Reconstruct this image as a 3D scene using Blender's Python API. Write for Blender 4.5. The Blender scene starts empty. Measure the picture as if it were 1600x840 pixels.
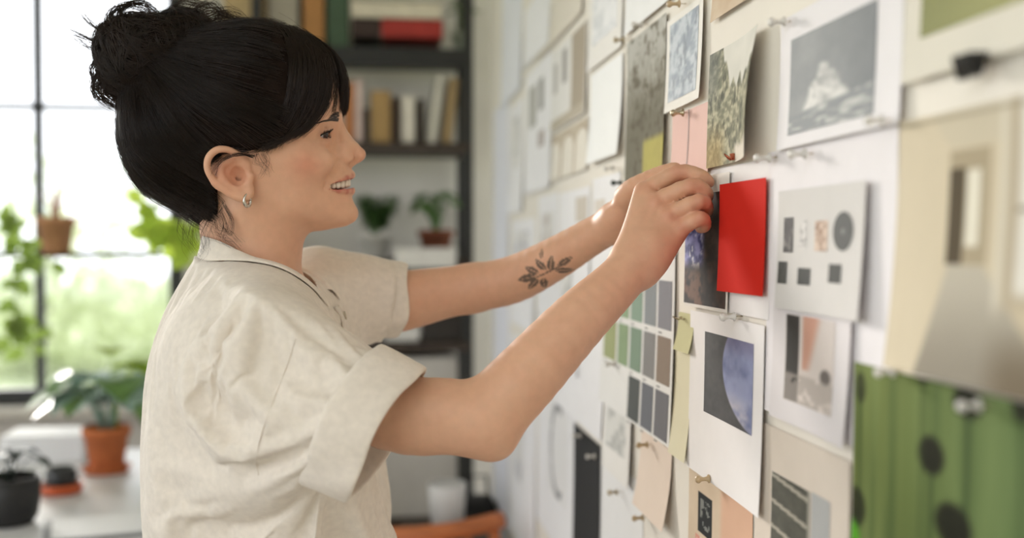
import bpy, bmesh, math, random
import numpy as np
from mathutils import Vector, Matrix, Euler

# ------------------------------------------------------------------ camera, world, light
SC = bpy.context.scene
COL = SC.collection
F_PX = 1700.0            # focal length for a 1600 px wide frame
YAW = math.radians(-7.37)
PITCH = math.radians(90 - 1.35)
CAM = Vector((0.0, 0.0, 1.40))
WX = 0.40                # the pin-board plane

cam_data = bpy.data.cameras.new('camera')
cam_data.sensor_width = 36.0
cam_data.lens = F_PX * 36.0 / 1600.0
cam_data.clip_start = 0.02
cam_data.dof.use_dof = True
cam_data.dof.focus_distance = 1.25
cam_data.dof.aperture_fstop = 2.0
cam = bpy.data.objects.new('camera', cam_data)
cam.location = CAM
cam.rotation_euler = (PITCH, 0.0, YAW)
COL.objects.link(cam)
SC.camera = cam

world = bpy.data.worlds.new('world')
SC.world = world
world.use_nodes = True
wn = world.node_tree.nodes
wn['Background'].inputs['Color'].default_value = (0.925, 0.955, 1.0, 1)
wn['Background'].inputs['Strength'].default_value = 1.5

sun_d = bpy.data.lights.new('sun', 'SUN')
sun_d.energy = 1.9
sun_d.angle = math.radians(14)
sun_d.color = (1.0, 0.95, 0.88)
sun = bpy.data.objects.new('sun', sun_d)
# the low sun stands outside the steel window, behind her and to the left
sun.rotation_euler = Vector((0.50, -1.0, -0.26)).to_track_quat('-Z', 'Y').to_euler()
COL.objects.link(sun)

SC.view_settings.view_transform = 'Standard'
SC.view_settings.look = 'None'
SC.view_settings.gamma = 1.0
SC.view_settings.use_curve_mapping = False
SC.view_settings.exposure = 0.86

# ------------------------------------------------------------------ helpers
_R = Euler((PITCH, 0.0, YAW)).to_matrix()

def at(px, py, Y):
    """World point seen at pixel (px, py) of the 1600x840 frame, at world depth Y."""
    d = _R @ Vector(((px - 800.0) / F_PX, (420.0 - py) / F_PX, -1.0))
    return CAM + d * (Y / d.y)

def on_wall(px, py, x=WX):
    """World (Y, Z) of the point of the pin-board plane seen at a pixel."""
    d = _R @ Vector(((px - 800.0) / F_PX, (420.0 - py) / F_PX, -1.0))
    p = CAM + d * (x / d.x)
    return p.y, p.z

def srgb(r, g=None, b=None):
    if g is None:
        h = r.lstrip('#'); r, g, b = (int(h[i:i + 2], 16) for i in (0, 2, 4))
    c = np.array([r, g, b], float) / 255.0
    c = np.where(c <= 0.04045, c / 12.92, ((c + 0.055) / 1.055) ** 2.4)
    return (float(c[0]), float(c[1]), float(c[2]), 1.0)

def lin(c):
    c = np.asarray(c, float) / 255.0
    return np.where(c <= 0.04045, c / 12.92, ((c + 0.055) / 1.055) ** 2.4)

MATS = {}
def mat(name, color=(0.8, 0.8, 0.8, 1), rough=0.6, metal=0.0, noise=0.0, nscale=20.0, bump=0.0, bscale=200.0,
        spec=0.4, attr=None, sss=0.0, trans=0.0, sheen=0.0, stretch=(1, 1, 1), transl=0.0, tcol=None):
    """Node material: a base colour broken up by noise, with an optional fine relief."""
    if name in MATS:
        return MATS[name]
    m = bpy.data.materials.new(name); MATS[name] = m
    m.use_nodes = True
    nt = m.node_tree; n = nt.nodes; L = nt.links
    b = n['Principled BSDF']
    b.inputs['Roughness'].default_value = rough
    b.inputs['Metallic'].default_value = metal
    b.inputs['Specular IOR Level'].default_value = spec
    if sss:
        b.inputs['Subsurface Weight'].default_value = sss
        b.inputs['Subsurface Radius'].default_value = (1.0, 0.35, 0.2)
        b.inputs['Subsurface Scale'].default_value = 0.006
    if trans:
        b.inputs['Transmission Weight'].default_value = trans
    if sheen:
        b.inputs['Sheen Weight'].default_value = sheen
        b.inputs['Sheen Roughness'].default_value = 0.6
    tc = n.new('ShaderNodeTexCoord')
    mp = n.new('ShaderNodeMapping'); mp.inputs['Scale'].default_value = stretch
    L.new(tc.outputs['Object'], mp.inputs['Vector'])
    src = None
    if attr:
        a = n.new('ShaderNodeAttribute'); a.attribute_name = attr
        src = a.outputs['Color']
    if noise > 0:
        t = n.new('ShaderNodeTexNoise'); t.inputs['Scale'].default_value = nscale; t.inputs['Detail'].default_value = 5
        L.new(mp.outputs['Vector'], t.inputs['Vector'])
        mr = n.new('ShaderNodeMapRange')
        mr.inputs['From Min'].default_value = 0.3; mr.inputs['From Max'].default_value = 0.7
        mr.inputs['To Min'].default_value = 1 - noise; mr.inputs['To Max'].default_value = 1 + noise
        L.new(t.outputs['Fac'], mr.inputs['Value'])
        vm = n.new('ShaderNodeVectorMath'); vm.operation = 'SCALE'
        if src is not None:
            L.new(src, vm.inputs[0])
        else:
            vm.inputs[0].default_value = color[:3]
        L.new(mr.outputs['Result'], vm.inputs['Scale'])
        src = vm.outputs['Vector']
    if src is not None:
        L.new(src, b.inputs['Base Color'])
    else:
        b.inputs['Base Color'].default_value = color
    if bump > 0:
        t2 = n.new('ShaderNodeTexNoise'); t2.inputs['Scale'].default_value = bscale; t2.inputs['Detail'].default_value = 3
        L.new(mp.outputs['Vector'], t2.inputs['Vector'])
        bp = n.new('ShaderNodeBump'); bp.inputs['Strength'].default_value = bump; bp.inputs['Distance'].default_value = 0.001
        L.new(t2.outputs['Fac'], bp.inputs['Height'])
        L.new(bp.outputs['Normal'], b.inputs['Normal'])
    if transl > 0:      # thin sheets let some light through
        tr = n.new('ShaderNodeBsdfTranslucent')
        if tcol is not None: tr.inputs['Color'].default_value = tcol
        elif src is not None: L.new(src, tr.inputs['Color'])
        else: tr.inputs['Color'].default_value = color
        mx = n.new('ShaderNodeMixShader'); mx.inputs['Fac'].default_value = transl
        L.new(b.outputs['BSDF'], mx.inputs[1]); L.new(tr.outputs['BSDF'], mx.inputs[2])
        L.new(mx.outputs['Shader'], n['Material Output'].inputs['Surface'])
    return m

def link(o, parent=None):
    COL.objects.link(o)
    if parent is not None:
        o.parent = parent
    return o

def tag(o, label=None, cat=None, group=None, kind=None):
    if label: o['label'] = label
    if cat: o['category'] = cat
    if group: o['group'] = group
    if kind: o['kind'] = kind
    return o

def empty(name, loc, label=None, cat=None, group=None, kind=None):
    o = bpy.data.objects.new(name, None); o.empty_display_size = 0.02
    o.location = loc
    link(o); tag(o, label, cat, group, kind)
    return o

def mesh_obj(name, verts, faces, material, parent=None, smooth=False, colors=None, loc=None, world=False):
    """One mesh object; with world=True the vertices are world points and the parent's location is taken off."""
    me = bpy.data.meshes.new(name)
    verts = np.asarray(verts, float).reshape(-1, 3)
    off = np.zeros(3)
    if parent is not None and world:
        q = parent
        while q is not None:
            off = off + np.array(q.location); q = q.parent
    if isinstance(faces, np.ndarray):
        nf, k = faces.shape
        me.vertices.add(len(verts)); me.vertices.foreach_set('co', (verts - off).astype(np.float32).ravel())
        me.loops.add(nf * k); me.loops.foreach_set('vertex_index', faces.astype(np.int32).ravel())
        me.polygons.add(nf); me.polygons.foreach_set('loop_start', np.arange(0, nf * k, k, dtype=np.int32))
        me.update(calc_edges=True)
    else:
        me.from_pydata([tuple(v) for v in (verts - off)], [], [tuple(f) for f in faces])
        me.update()
    if colors is not None:
        ca = me.color_attributes.new('Col', 'FLOAT_COLOR', 'POINT')
        c4 = np.ones((len(verts), 4), np.float32); c4[:, :3] = colors
        ca.data.foreach_set('color', c4.ravel())
    if smooth:
        me.polygons.foreach_set('use_smooth', np.ones(len(me.polygons), bool))
    me.materials.append(material)
    o = bpy.data.objects.new(name, me)
    if loc is not None: o.location = loc
    return link(o, parent)

class MB:
    """Collects boxes, tubes and lathes into one mesh."""
    def __init__(s): s.v = []; s.f = []
    def add(s, v, f):
        k = len(s.v); s.v += [tuple(p) for p in v]; s.f += [tuple(i + k for i in q) for q in f]; return s
    def box(s, c, d, bev=0.0, rot=None):
        bm = bmesh.new(); bmesh.ops.create_cube(bm, size=1.0)
        for v in bm.verts: v.co = Vector((v.co.x * d[0], v.co.y * d[1], v.co.z * d[2]))
        if bev > 0:
            bmesh.ops.bevel(bm, geom=bm.edges[:], offset=bev, segments=2, affect='EDGES', profile=0.5)
        M = rot if rot is not None else Matrix.Identity(3)
        bm.verts.index_update()
        V = [M @ v.co + Vector(c) for v in bm.verts]; Fs = [[q.index for q in f.verts] for f in bm.faces]
        bm.free(); return s.add(V, Fs)
    def lathe(s, c, prof, n=32, axis=None):
        V = []; Fs = []
        for r, z in prof:
            for i in range(n):
                a = 2 * math.pi * i / n; V.append(Vector((r * math.cos(a), r * math.sin(a), z)))
        for j in range(len(prof) - 1):
            for i in range(n):
                Fs.append((j * n + i, j * n + (i + 1) % n, (j + 1) * n + (i + 1) % n, (j + 1) * n + i))
        if prof[0][0] > 1e-6: Fs.append(tuple(range(n))[::-1])
        if prof[-1][0] > 1e-6: Fs.append(tuple((len(prof) - 1) * n + i for i in range(n)))
        M = axis if axis is not None else Matrix.Identity(3)
        return s.add([M @ p + Vector(c) for p in V], Fs)
    def tube(s, pts, rad, n=8):
        pts = [Vector(p) for p in pts]
        rad = rad if hasattr(rad, '__len__') else [rad] * len(pts)
        V = []; Fs = []; up = None
        for i, p in enumerate(pts):
            t = (pts[min(i + 1, len(pts) - 1)] - pts[max(i - 1, 0)])
            t = t.normalized() if t.length > 1e-9 else Vector((0, 0, 1))
            if up is None:
                up = t.orthogonal().normalized()
            up = (up - t * up.dot(t)); up = up.normalized() if up.length > 1e-6 else t.orthogonal().normalized()
            w = t.cross(up)
            for k in range(n):
                a = 2 * math.pi * k / n; V.append(p + (up * math.cos(a) + w * math.sin(a)) * rad[i])
        for i in range(len(pts) - 1):
            for k in range(n):
                Fs.append((i * n + k, i * n + (k + 1) % n, (i + 1) * n + (k + 1) % n, (i + 1) * n + k))
        Fs.append(tuple(range(n))[::-1]); Fs.append(tuple((len(pts) - 1) * n + k for k in range(n)))
        return s.add(V, Fs)
    def build(s, name, material, parent=None, smooth=False, world=True):
        return mesh_obj(name, np.array(s.v), s.f, material, parent, smooth, world=world)

def vnoise(p, seed=0):
    """Smooth value noise in numpy: p is (N, D), returns (N,) in 0..1."""
    p = np.asarray(p, float); i0 = np.floor(p).astype(np.int64); f = p - i0; f = f * f * (3 - 2 * f)
    D = p.shape[1]; out = np.zeros(len(p))
    for c in range(2 ** D):
        w = np.ones(len(p)); h = np.full(len(p), seed * 7919 + 17, np.int64)
        for d in range(D):
            b = (c >> d) & 1
            w = w * (f[:, d] if b else 1 - f[:, d])
            h = (h * 1103515245 + (i0[:, d] + b) * (374761393 + 668265 * d)) & 0x7fffffff
            h = h ^ (h >> 13)
        h = (h * 1274126177) & 0x7fffffff
        h = h ^ (h >> 11)
        out += w * ((h & 0xffff) / 65535.0)
    return out

def fbm(p, oct=4, seed=0):
    p = np.asarray(p, float); s = np.zeros(len(p)); a = 0.5; t = 0
    for o in range(oct):
        s += a * vnoise(p * (2 ** o) + o * 13.7, seed + o); t += a; a *= 0.55
    return s / t
# ------------------------------------------------------------------ the room
YB = 4.12                                                     # back wall
plaster = mat('plaster', srgb(216, 210, 200), 0.9, noise=0.04, nscale=6, bump=0.15, bscale=60)
board_mat = mat('board_paper', srgb(238, 231, 219), 0.9, noise=0.03, nscale=5, bump=0.2, bscale=150)
steel = mat('black_steel', srgb(38, 38, 36), 0.45, noise=0.15, nscale=25, spec=0.4)
wood_dark = mat('dark_wood', srgb(62, 50, 40), 0.55, noise=0.3, nscale=14, stretch=(1, 8, 8))
def struct(mb, name, m): return tag(mb.build(name, m), kind='structure')
struct(MB().box((WX + 0.04, 1.14, 1.4), (0.08, 5.0, 2.8)), 'wall_right', board_mat)
struct(MB().box((-0.5, 1.2, -0.02), (7.0, 7.2, 0.04)), 'floor', mat('oak_floor', srgb(150, 142, 132), 0.5, noise=0.25, nscale=6, stretch=(6, 0.6, 1)))
struct(MB().box((-0.5, 2.0, 2.83), (6.0, 5.2, 0.06)), 'ceiling', plaster)
struct(MB().box((0.9, -1.45, 1.4), (4.2, 0.1, 2.8)), 'wall_front_blocker', plaster)  # unseen wall behind the camera, added to block the light from there
# unseen left window wall: parapet, posts and beam, added to cut low light
pw = MB(); pw.box((-3.3, 1.3, 0.5), (0.16, 5.6, 1.0)); pw.box((-3.3, 1.3, 2.72), (0.16, 5.6, 0.16))
for y_ in (-1.4, -0.1, 1.2, 2.5, 3.9): pw.box((-3.3, y_, 1.8), (0.10, 0.07, 1.7))
struct(pw, 'wall_left_blocker', plaster)
# back wall with the opening of the steel window
wxl = at(-290, 300, YB).x; wxr = at(286, 300, YB).x; wz0 = at(100, 632, YB).z; wz1 = wz0 + 0.558 * 3 + 0.06
bw = MB()
def wbox(mb, x0, x1, z0, z1, y0=YB, y1=YB + 0.14): mb.box(((x0 + x1) / 2, (y0 + y1) / 2, (z0 + z1) / 2), (x1 - x0, y1 - y0, z1 - z0))
wbox(bw, wxr, 2.6, 0, 2.8); wbox(bw, -3.6, wxl, 0, 2.8); wbox(bw, wxl, wxr, 0, wz0); wbox(bw, wxl, wxr, wz1, 2.8)
struct(bw, 'wall_back', plaster)
win = empty('window_1', ((wxl + wxr) / 2, YB + 0.05, wz0), kind='structure')
fr = MB(); t = 0.055
wbox(fr, wxl, wxr, wz0, wz0 + t, YB + 0.02, YB + 0.08); wbox(fr, wxl, wxr, wz1 - t, wz1, YB + 0.02, YB + 0.08)
wbox(fr, wxl, wxl + t, wz0, wz1, YB + 0.02, YB + 0.08); wbox(fr, wxr - t, wxr, wz0, wz1, YB + 0.02, YB + 0.08)
fr.build('window_frame', steel, win)
glass = bpy.data.materials.new('window_glass'); glass.use_nodes = True
gn = glass.node_tree.nodes; gl = glass.node_tree.links
gt = gn.new('ShaderNodeBsdfTransparent'); gg = gn.new('ShaderNodeBsdfGlossy'); gg.inputs['Roughness'].default_value = 0.02
gm = gn.new('ShaderNodeMixShader'); gm.inputs['Fac'].default_value = 0.05
gl.new(gt.outputs[0], gm.inputs[1]); gl.new(gg.outputs[0], gm.inputs[2]); gl.new(gm.outputs[0], gn['Material Output'].inputs['Surface'])
vx = [wxl] + [at(p, 300, YB).x for p in (-155, 55)] + [wxr]
hz = [wz0] + [at(100, p, YB).z for p in (397, 165)] + [wz1]
for x in vx[1:-1]: wb = MB(); wbox(wb, x - 0.013, x + 0.013, wz0, wz1, YB + 0.03, YB + 0.07); wb.build('window_bar', steel, win)
for z in hz[1:-1]: wb = MB(); wbox(wb, wxl, wxr, z - 0.010, z + 0.010, YB + 0.03, YB + 0.07); wb.build('window_bar', steel, win)
for i in range(3):
    for j in range(3):
        g_ = MB(); wbox(g_, vx[i] + 0.012, vx[i + 1] - 0.012, hz[j] + 0.01, hz[j + 1] - 0.01, YB + 0.048, YB + 0.052); g_.build('pane', glass, win)
sl = MB(); wbox(sl, wxl - 0.03, wxr + 0.03, wz0 - 0.03, wz0, YB - 0.10, YB + 0.02); struct(sl, 'trim_1', mat('sill_paint', srgb(205, 198, 184), 0.6))

# outdoors: lawn, a pale path, hedge and trees
lawn = mat('lawn', srgb(170, 180, 140), 0.95, noise=0.35, nscale=2)
struct(MB().box((-3, 10.0, -0.35), (70, 70, 0.1)), 'ground', lawn)  # lawn carried on out of view, under the studio, to cut light from below
struct(MB().box((-3, 9.0, -0.29), (60, 4.2, 0.06)), 'path_1', mat('path', srgb(226, 222, 210), 0.9, noise=0.05))
leaf_pale = mat('leaf_outdoor', srgb(206, 214, 178), 0.7, noise=0.2, nscale=8, transl=0.5)
def bush(name, c, r, n, label, cat, group, seed, trunk=0.0):
    r_ = np.random.default_rng(seed); V = []; Fq = []
    for k in range(n):
        d = r_.normal(0, 1, 3); d /= np.linalg.norm(d); p = np.array(c) + d * np.array(r) * r_.uniform(0.35, 1.0) ** 0.5
        s_ = r_.uniform(0.10, 0.22); u = r_.normal(0, 1, 3); u /= np.linalg.norm(u); w = np.cross(u, d); w /= max(np.linalg.norm(w), 1e-6)
        b = len(V); V += [p - u * s_, p - w * s_ * .5, p + u * s_, p + w * s_ * .5]; Fq.append((b, b + 1, b + 2, b + 3))
    o = empty(name, (c[0], c[1], -0.3), label, cat, group)
    mesh_obj('foliage', np.array(V), np.array(Fq), leaf_pale, o, world=True)
    MB().tube([(c[0], c[1], -0.3), (c[0] + .05, c[1], c[2])], [0.10, 0.05]).build('trunk', wood_dark, o)
bush('garden_tree', (-5.6, 20, 1.9), (2.2, 1.5, 1.5), 420, 'pale green garden tree seen through the left window panes', 'tree', 'trees outside the window', 1)
bush('garden_tree', (-1.6, 24, 2.1), (1.9, 1.5, 1.7), 420, 'small pale tree outside, right of the window bar', 'tree', 'trees outside the window', 2)
bush('garden_hedge', (-4.5, 15, 0.35), (4.6, 0.8, 0.75), 1500, 'low pale hedge beyond the garden path outside', 'hedge', None, 3)
# ------------------------------------------------------------------ the pin board: sheets, prints and pins
def mixc(a, b, t): return np.asarray(a, float) * (1 - t[:, None]) + np.asarray(b, float) * t[:, None]
def ss(a, b, x): t_ = np.clip((x - a) / (b - a), 0, 1); return t_ * t_ * (3 - 2 * t_)
def blk(c, u, v, u0, v0, u1, v1, col, soft=0.0):
    m_ = (u > u0) & (u < u1) & (v > v0) & (v < v1); c[m_] = col; return c
paper_mat = mat('printed_paper', attr='Col', rough=0.85, noise=0.015, nscale=30, bump=0.04, bscale=400, spec=0.12)
gloss_mat = mat('photo_print', attr='Col', rough=0.6, noise=0.015, nscale=30, spec=0.15)

class Sheet:
    """A sheet on the board. Pixels give its corners; 'l'/'r' says at which edge the heights are read."""
    def __init__(s, name, label, cat, box, side='l', col=(240, 236, 230), layer=1, curl=0.004, cu=0.0, group=None, paint=None, n=None, thick=0.0004, bow=0.0, tilt=0.0):
        xl, xr, yt, yb = box
        a = xl if side == 'l' else xr
        s.d0 = 0.0008 * layer; xx = WX - s.d0; s.xx = xx
        s.y0 = on_wall(xl, 400, xx)[0]; s.y1 = on_wall(xr, 400, xx)[0]            # left edge is the far one
        s.z1 = on_wall(a, yt, xx)[1]; s.z0 = on_wall(a, yb, xx)[1]
        s.curl = curl; s.cu = cu; s.bow = bow; s.tilt = tilt
        s.px = (abs(xr - xl), abs(yb - yt))
        s.loc = np.array([WX - s.d0, (s.y0 + s.y1) / 2, s.z0])
        n_ = n or (12, 12)
        v, q, uv = s.grid((0, 0, 1, 1), n_)
        c = paint(uv[:, 0], uv[:, 1]) if paint else np.tile(np.array(col, float), (len(v), 1))
        # front, back and a rim with its own vertices, so that the edges stay crisp
        nu, nv = n_; i = np.arange((nu + 1) * (nv + 1)).reshape(nu + 1, nv + 1)
        rim = np.concatenate([i[:, 0], i[-1, 1:], i[-2::-1, -1], i[0, -2:0:-1]]); k = len(v); r = len(rim)
        bk = v + np.array([min(thick, s.d0 * 0.8), 0, 0])
        V = np.concatenate([v, bk, v[rim], bk[rim]]); a = 2 * k + np.arange(r); b = np.roll(a, -1)
        Q = np.concatenate([q, q[:, ::-1] + k, np.stack([a + r, b + r, b, a], 1)])
        cc = np.concatenate([c, c * 0 + np.array(col, float), c[rim], c[rim]])
        s.o = mesh_obj(name, V - s.loc, Q, paper_mat, None, True, lin(cc), loc=s.loc)
        tag(s.o, label, cat, group)
    def pt(s, u, v, lift=0.0):
        """Curled sheet: bottom lifts off, the near edge may roll away from the wall."""
        d = s.d0 + s.curl * (1 - v) ** 2 + s.cu * np.clip(u - 0.35, 0, 1) ** 2 * 2.4 * (0.5 + 0.5 * (1 - v)) + s.bow * np.sin(np.pi * v) * (0.4 + u) + s.tilt * (1 - u) + lift
        return np.stack([WX - d, s.y0 + (s.y1 - s.y0) * u, s.z0 + (s.z1 - s.z0) * v], 1)
    def grid(s, r, n, lift=0.0):
        nu, nv = n; U, V = np.meshgrid(np.linspace(0, 1, nu + 1), np.linspace(0, 1, nv + 1), indexing='ij')
        u = U.ravel(); v = V.ravel()
        P = s.pt(r[0] + (r[2] - r[0]) * u, r[1] + (r[3] - r[1]) * v, lift)
        i = np.arange((nu + 1) * (nv + 1)).reshape(nu + 1, nv + 1)
        q = np.stack([i[:-1, :-1], i[1:, :-1], i[1:, 1:], i[:-1, 1:]], -1).reshape(-1, 4)
        return P, q, np.stack([u, v], 1)
    def pic(s, r, paint, n=(40, 40), name='picture', label=None, m=None):
        """A printed picture on the sheet, r = (u0, v0, u1, v1)."""
        P, q, uv = s.grid(r, n, 0.0004)
        o = mesh_obj(name, P - s.loc, q, m or gloss_mat, s.o, True, lin(paint(uv[:, 0], uv[:, 1])))
        if label: o['label'] = label
        return o
    def uv(s, px, py):
        y, z = on_wall(px, py, s.xx); return (y - s.y0) / (s.y1 - s.y0), (z - s.z0) / (s.z1 - s.z0)
    def rect(s, xl, xr, yt, yb, side='l'):
        a = xl if side == 'l' else xr
        return (s.uv(xl, yt)[0], s.uv(a, yb)[1], s.uv(xr, yt)[0], s.uv(a, yt)[1])
def flat(c): return lambda u, v: np.tile(np.array(c, float), (len(u), 1))
def uvn(u, v, sx, sy=None, seed=0, o=4): return fbm(np.stack([u * sx, v * (sy or sx)], 1), o, seed)

# ---- painters (u to the right, v up)
def p_sail(u, v):
    c = mixc((118, 122, 124), (150, 152, 152), uvn(u, v, 4, 4, 1)); c = mixc(c, (96, 101, 105), 0.5 * ss(0.5, 1.0, u))
    e = uvn(u, v, 7, 7, 3) - 0.5
    left_ = ss(-0.03, 0.03, (u - 0.20) - (v - 0.22) * 0.42 + e * 0.10); right_ = ss(-0.03, 0.03, 0.72 - u - (v - 0.26) * 0.62 + e * 0.14 - 0.5 * np.maximum(v - 0.5, 0) * 0.4)
    m_ = left_ * right_ * ss(0.66, 0.60, v + e * 0.08) * ss(0.18, 0.24, v)
    c = mixc(c, mixc((216, 214, 209), (160, 160, 158), ss(0.40, 0.70, uvn(u + v * .4, v, 8, 8, 4))), m_)
    w = ss(0.24, 0.20, v - 0.10 * (u - 0.3)); c = mixc(c, mixc((128, 132, 134), (190, 190, 186), ss(0.5, 0.75, uvn(u, v, 7, 22, 5))), w)
    return c
def p_forest(u, v):
    sky = mixc((228, 224, 214), (206, 204, 194), uvn(u, v, 3, 3, 2))
    top = 0.60 + 0.16 * np.abs(np.sin(u * 21)) * uvn(u, v * 0, 9, 1, 3) + 0.55 * ss(0.5, 0.1, u) + 0.10 * ss(0.75, 1.0, u)
    tr = mixc((130, 130, 112), (192, 186, 160), ss(0.3, 0.75, uvn(u, v, 16, 22, 4))); tr = mixc(tr, (84, 84, 76), 0.7 * ss(0.5, 0.75, uvn(u, v, 26, 12, 5)))
    tr = mixc(tr, (180, 152, 100), 0.6 * ss(0.45, 0.2, u) * ss(0.45, 0.1, v)); tr = mixc(tr, (118, 122, 120), 0.55 * ss(0.35, 0.05, u) * ss(0.4, 0.8, v))
    c = mixc(sky, tr, ss(0.02, -0.02, v - top)); c = mixc(c, (222, 214, 200), ss(0.55, 0.62, u) * ss(0.24, 0.16, v + 0.1 * uvn(u, v, 6, 6, 6)))
    return c
def p_forest2(u, v):
    c = mixc((188, 186, 178), (118, 114, 98), ss(1.0, 0.35, v + 0.25 * (uvn(u, v, 8, 12, 7) - 0.5)))
    c = mixc(c, (92, 84, 68), 0.7 * ss(0.5, 0.75, uvn(u, v, 14, 18, 8))); c = mixc(c, (206, 204, 196), 0.5 * ss(0.55, 0.75, uvn(u, v, 18, 12, 9)) * ss(0.3, 0.8, v))
    return mixc(c, mixc((190, 182, 104), (168, 158, 92), uvn(u, v, 12, 12, 10)), ss(0.44, 0.52, u) * ss(0.28, 0.22, v))
def p_blue(u, v):
    c = mixc((178, 186, 192), (126, 138, 150), ss(0.35, 0.7, uvn(u, v, 6, 10, 11))); return mixc(c, (96, 106, 116), 0.7 * ss(0.58, 0.72, uvn(u, v, 12, 5, 12)))
def p_planet(u, v):
    c = mixc((58, 57, 58), (84, 82, 82), uvn(u, v, 8, 8, 13)); r = np.hypot((u - 1.18) * 1.0, (v - 0.66) * 1.15)
    pl = mixc((84, 92, 132), (150, 156, 190), ss(0.3, 0.75, uvn(u, v, 2.6, 2.6, 14))); pl = mixc(pl, (208, 200, 204), ss(0.45, 0.1, v) * ss(0.3, 0.7, uvn(u, v, 3, 4, 15)))
    pl = mixc(pl, (116, 104, 130), 0.5 * ss(0.75, 1, v)); return mixc(c, pl, ss(0.80, 0.77, r))
def p_dark(u, v):
    c = mixc((38, 30, 28), (70, 52, 46), ss(0.4, 0.7, uvn(u, v, 5, 7, 16)))
    b = mixc((58, 60, 110), (150, 150, 200), ss(0.35, 0.65, uvn(u, v, 9, 12, 17))); b = mixc(b, (214, 214, 224), ss(0.6, 0.72, uvn(u, v, 14, 9, 18)))
    c = mixc(c, b, ss(0.55, 0.40, u) * ss(0.28, 0.42, v) * ss(0.95, 0.7, v)); return mixc(c, (112, 82, 66), ss(0.55, 0.4, u) * ss(0.34, 0.25, v) * ss(0.35, 0.6, uvn(u, v, 9, 9, 19)))
def on_sheet(box, layer):
    """(u, v) of a pixel on a sheet given like Sheet's box (heights read at the left edge)."""
    x_ = WX - 0.0008 * layer; y0 = on_wall(box[0], 400, x_)[0]; y1 = on_wall(box[1], 400, x_)[0]; z1_ = on_wall(box[0], box[2], x_)[1]; z0_ = on_wall(box[0], box[3], x_)[1]
    def f(px, py):
        y, z = on_wall(px, py, x_); return (y - y0) / (y1 - y0), (z - z0_) / (z1_ - z0_)
    return f
CORR = (1404, 1760, 192, 572); GREEN = (1336, 1720, 565, 1010)
def p_corridor(u, v):
    q = on_sheet(CORR, 7)
    (ua, vt), (ub, vb) = q(1486, 262), q(1548, 414); vu = q(1510, 232)[1]
    c = mixc((216, 203, 178), (204, 190, 163), u)
    left = ss(0.0, 0.02, ua - u); c = mixc(c, (188, 172, 143), 0.5 * left * ss(0.5, 0.9, uvn(u, v, 3, 0.6, 61)))
    fl = ss(0.02, -0.02, v - vb) * ss(0.0, 0.03, u - ua + (vb - v) * 0.30) * ss(0.0, 0.03, (ub - u) + (vb - v) * 0.9)
    c = mixc(c, mixc((152, 144, 130), (192, 184, 168), ss(0.0, vb, v)), fl)
    ce = ss(0.0, 0.02, v - vu) * ss(0.0, 0.05, (u - ua + 0.02) + (v - vu) * 0.75); c = mixc(c, (206, 195, 172), ce)
    blk(c, u, v, ua, vb, ub, vu, (176, 162, 136)); blk(c, u, v, ua, vb, ua + (ub - ua) * 0.42, vt, (92, 82, 66)); blk(c, u, v, ua + (ub - ua) * 0.46, vb + 0.07, ua + (ub - ua) * 0.78, vt - 0.02, (232, 226, 208))
    u2 = q(1562, 300)[0]; u3 = q(1592, 300)[0]
    w = ss(0.0, 0.012, u - u2) * ss(0.0, 0.10, v - 0.22 - 0.2 * (u - u2)); c = mixc(c, mixc((228, 221, 204), (182, 168, 144), ss(u2, u3, u)), 0.9 * w)
    c = mixc(c, (238, 234, 224), 0.9 * ss(0.0, 0.02, u - u3) * ss(0.30, 0.36, v)); c = mixc(c, (118, 104, 84), 0.75 * ss(0.26, 0.04, v) * ss(u2 - 0.05, u2 + 0.12, u)); c = mixc(c, (120, 108, 90), 0.8 * ss(0.012, 0.004, np.abs(v - 0.62)) * (u > u3))
    return mixc(c, (150, 138, 116), 0.8 * ss(0.010, 0.003, np.abs(v - q(1480, 185)[1]))) 
def p_green(u, v):
    q = on_sheet(GREEN, 8)
    c = mixc((116, 126, 70), (90, 112, 72), u); c = mixc(c, (138, 154, 100), 0.4 * ss(0.45, 0.75, uvn(u, v, 9, 0.8, 20))); c = mixc(c, (72, 90, 54), 0.5 * ss(0.5, 0.8, uvn(u, v, 14, 0.7, 21)))
    for px, py, rx, ry, k_ in ((1455, 711, 21, 30, 1), (1512, 628, 24, 26, 1), (1490, 822, 30, 36, 1), (1345, 605, 8, 24, 0.6), (1340, 790, 14, 30, 0.75), (1596, 640, 16, 22, 0.9), (1441, 592, 9, 9, 0.8), (1640, 760, 30, 40, 1), (1590, 900, 30, 40, 1)):
        a_, b_ = q(px, py); ru_ = q(px + rx, py)[0] - a_; rv_ = q(px, py - ry)[1] - b_; d = np.hypot((u - a_) / ru_, (v - b_) / rv_)
        c = mixc(c, (60, 74, 44), 0.55 * ss(0.30, 0.12, np.abs(u - a_) / ru_) * (v < b_)); c = mixc(c, (36, 36, 28), 0.93 * k_ * ss(1.2, 0.8, d))
    a_, b_ = q(1332, 838); return mixc(c, (92, 164, 48), ss(0.07, 0.04, np.hypot(u - a_, (v - b_) * 0.8)))
def p_olive(u, v): return mixc(mixc((124, 126, 66), (168, 166, 112), u), (86, 84, 66), ss(0.22, 0.12, np.hypot(u - 0.93, (v - 0.5) * 0.6)))
def p_strip(u, v):
    c = mixc((74, 74, 66), (98, 96, 86), uvn(u, v, 8, 12, 22)); w = np.mod(v * 4.2 + u * 0.25, 1.0); c[(w < 0.16)] = (168, 162, 148); c[u > 0.93] = (158, 154, 142)
    return mixc(c, (118, 96, 78), 0.7 * ((v < 0.32) & (w > 0.3)) * ss(0.4, 0.6, uvn(u, v, 18, 18, 23)))
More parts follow.
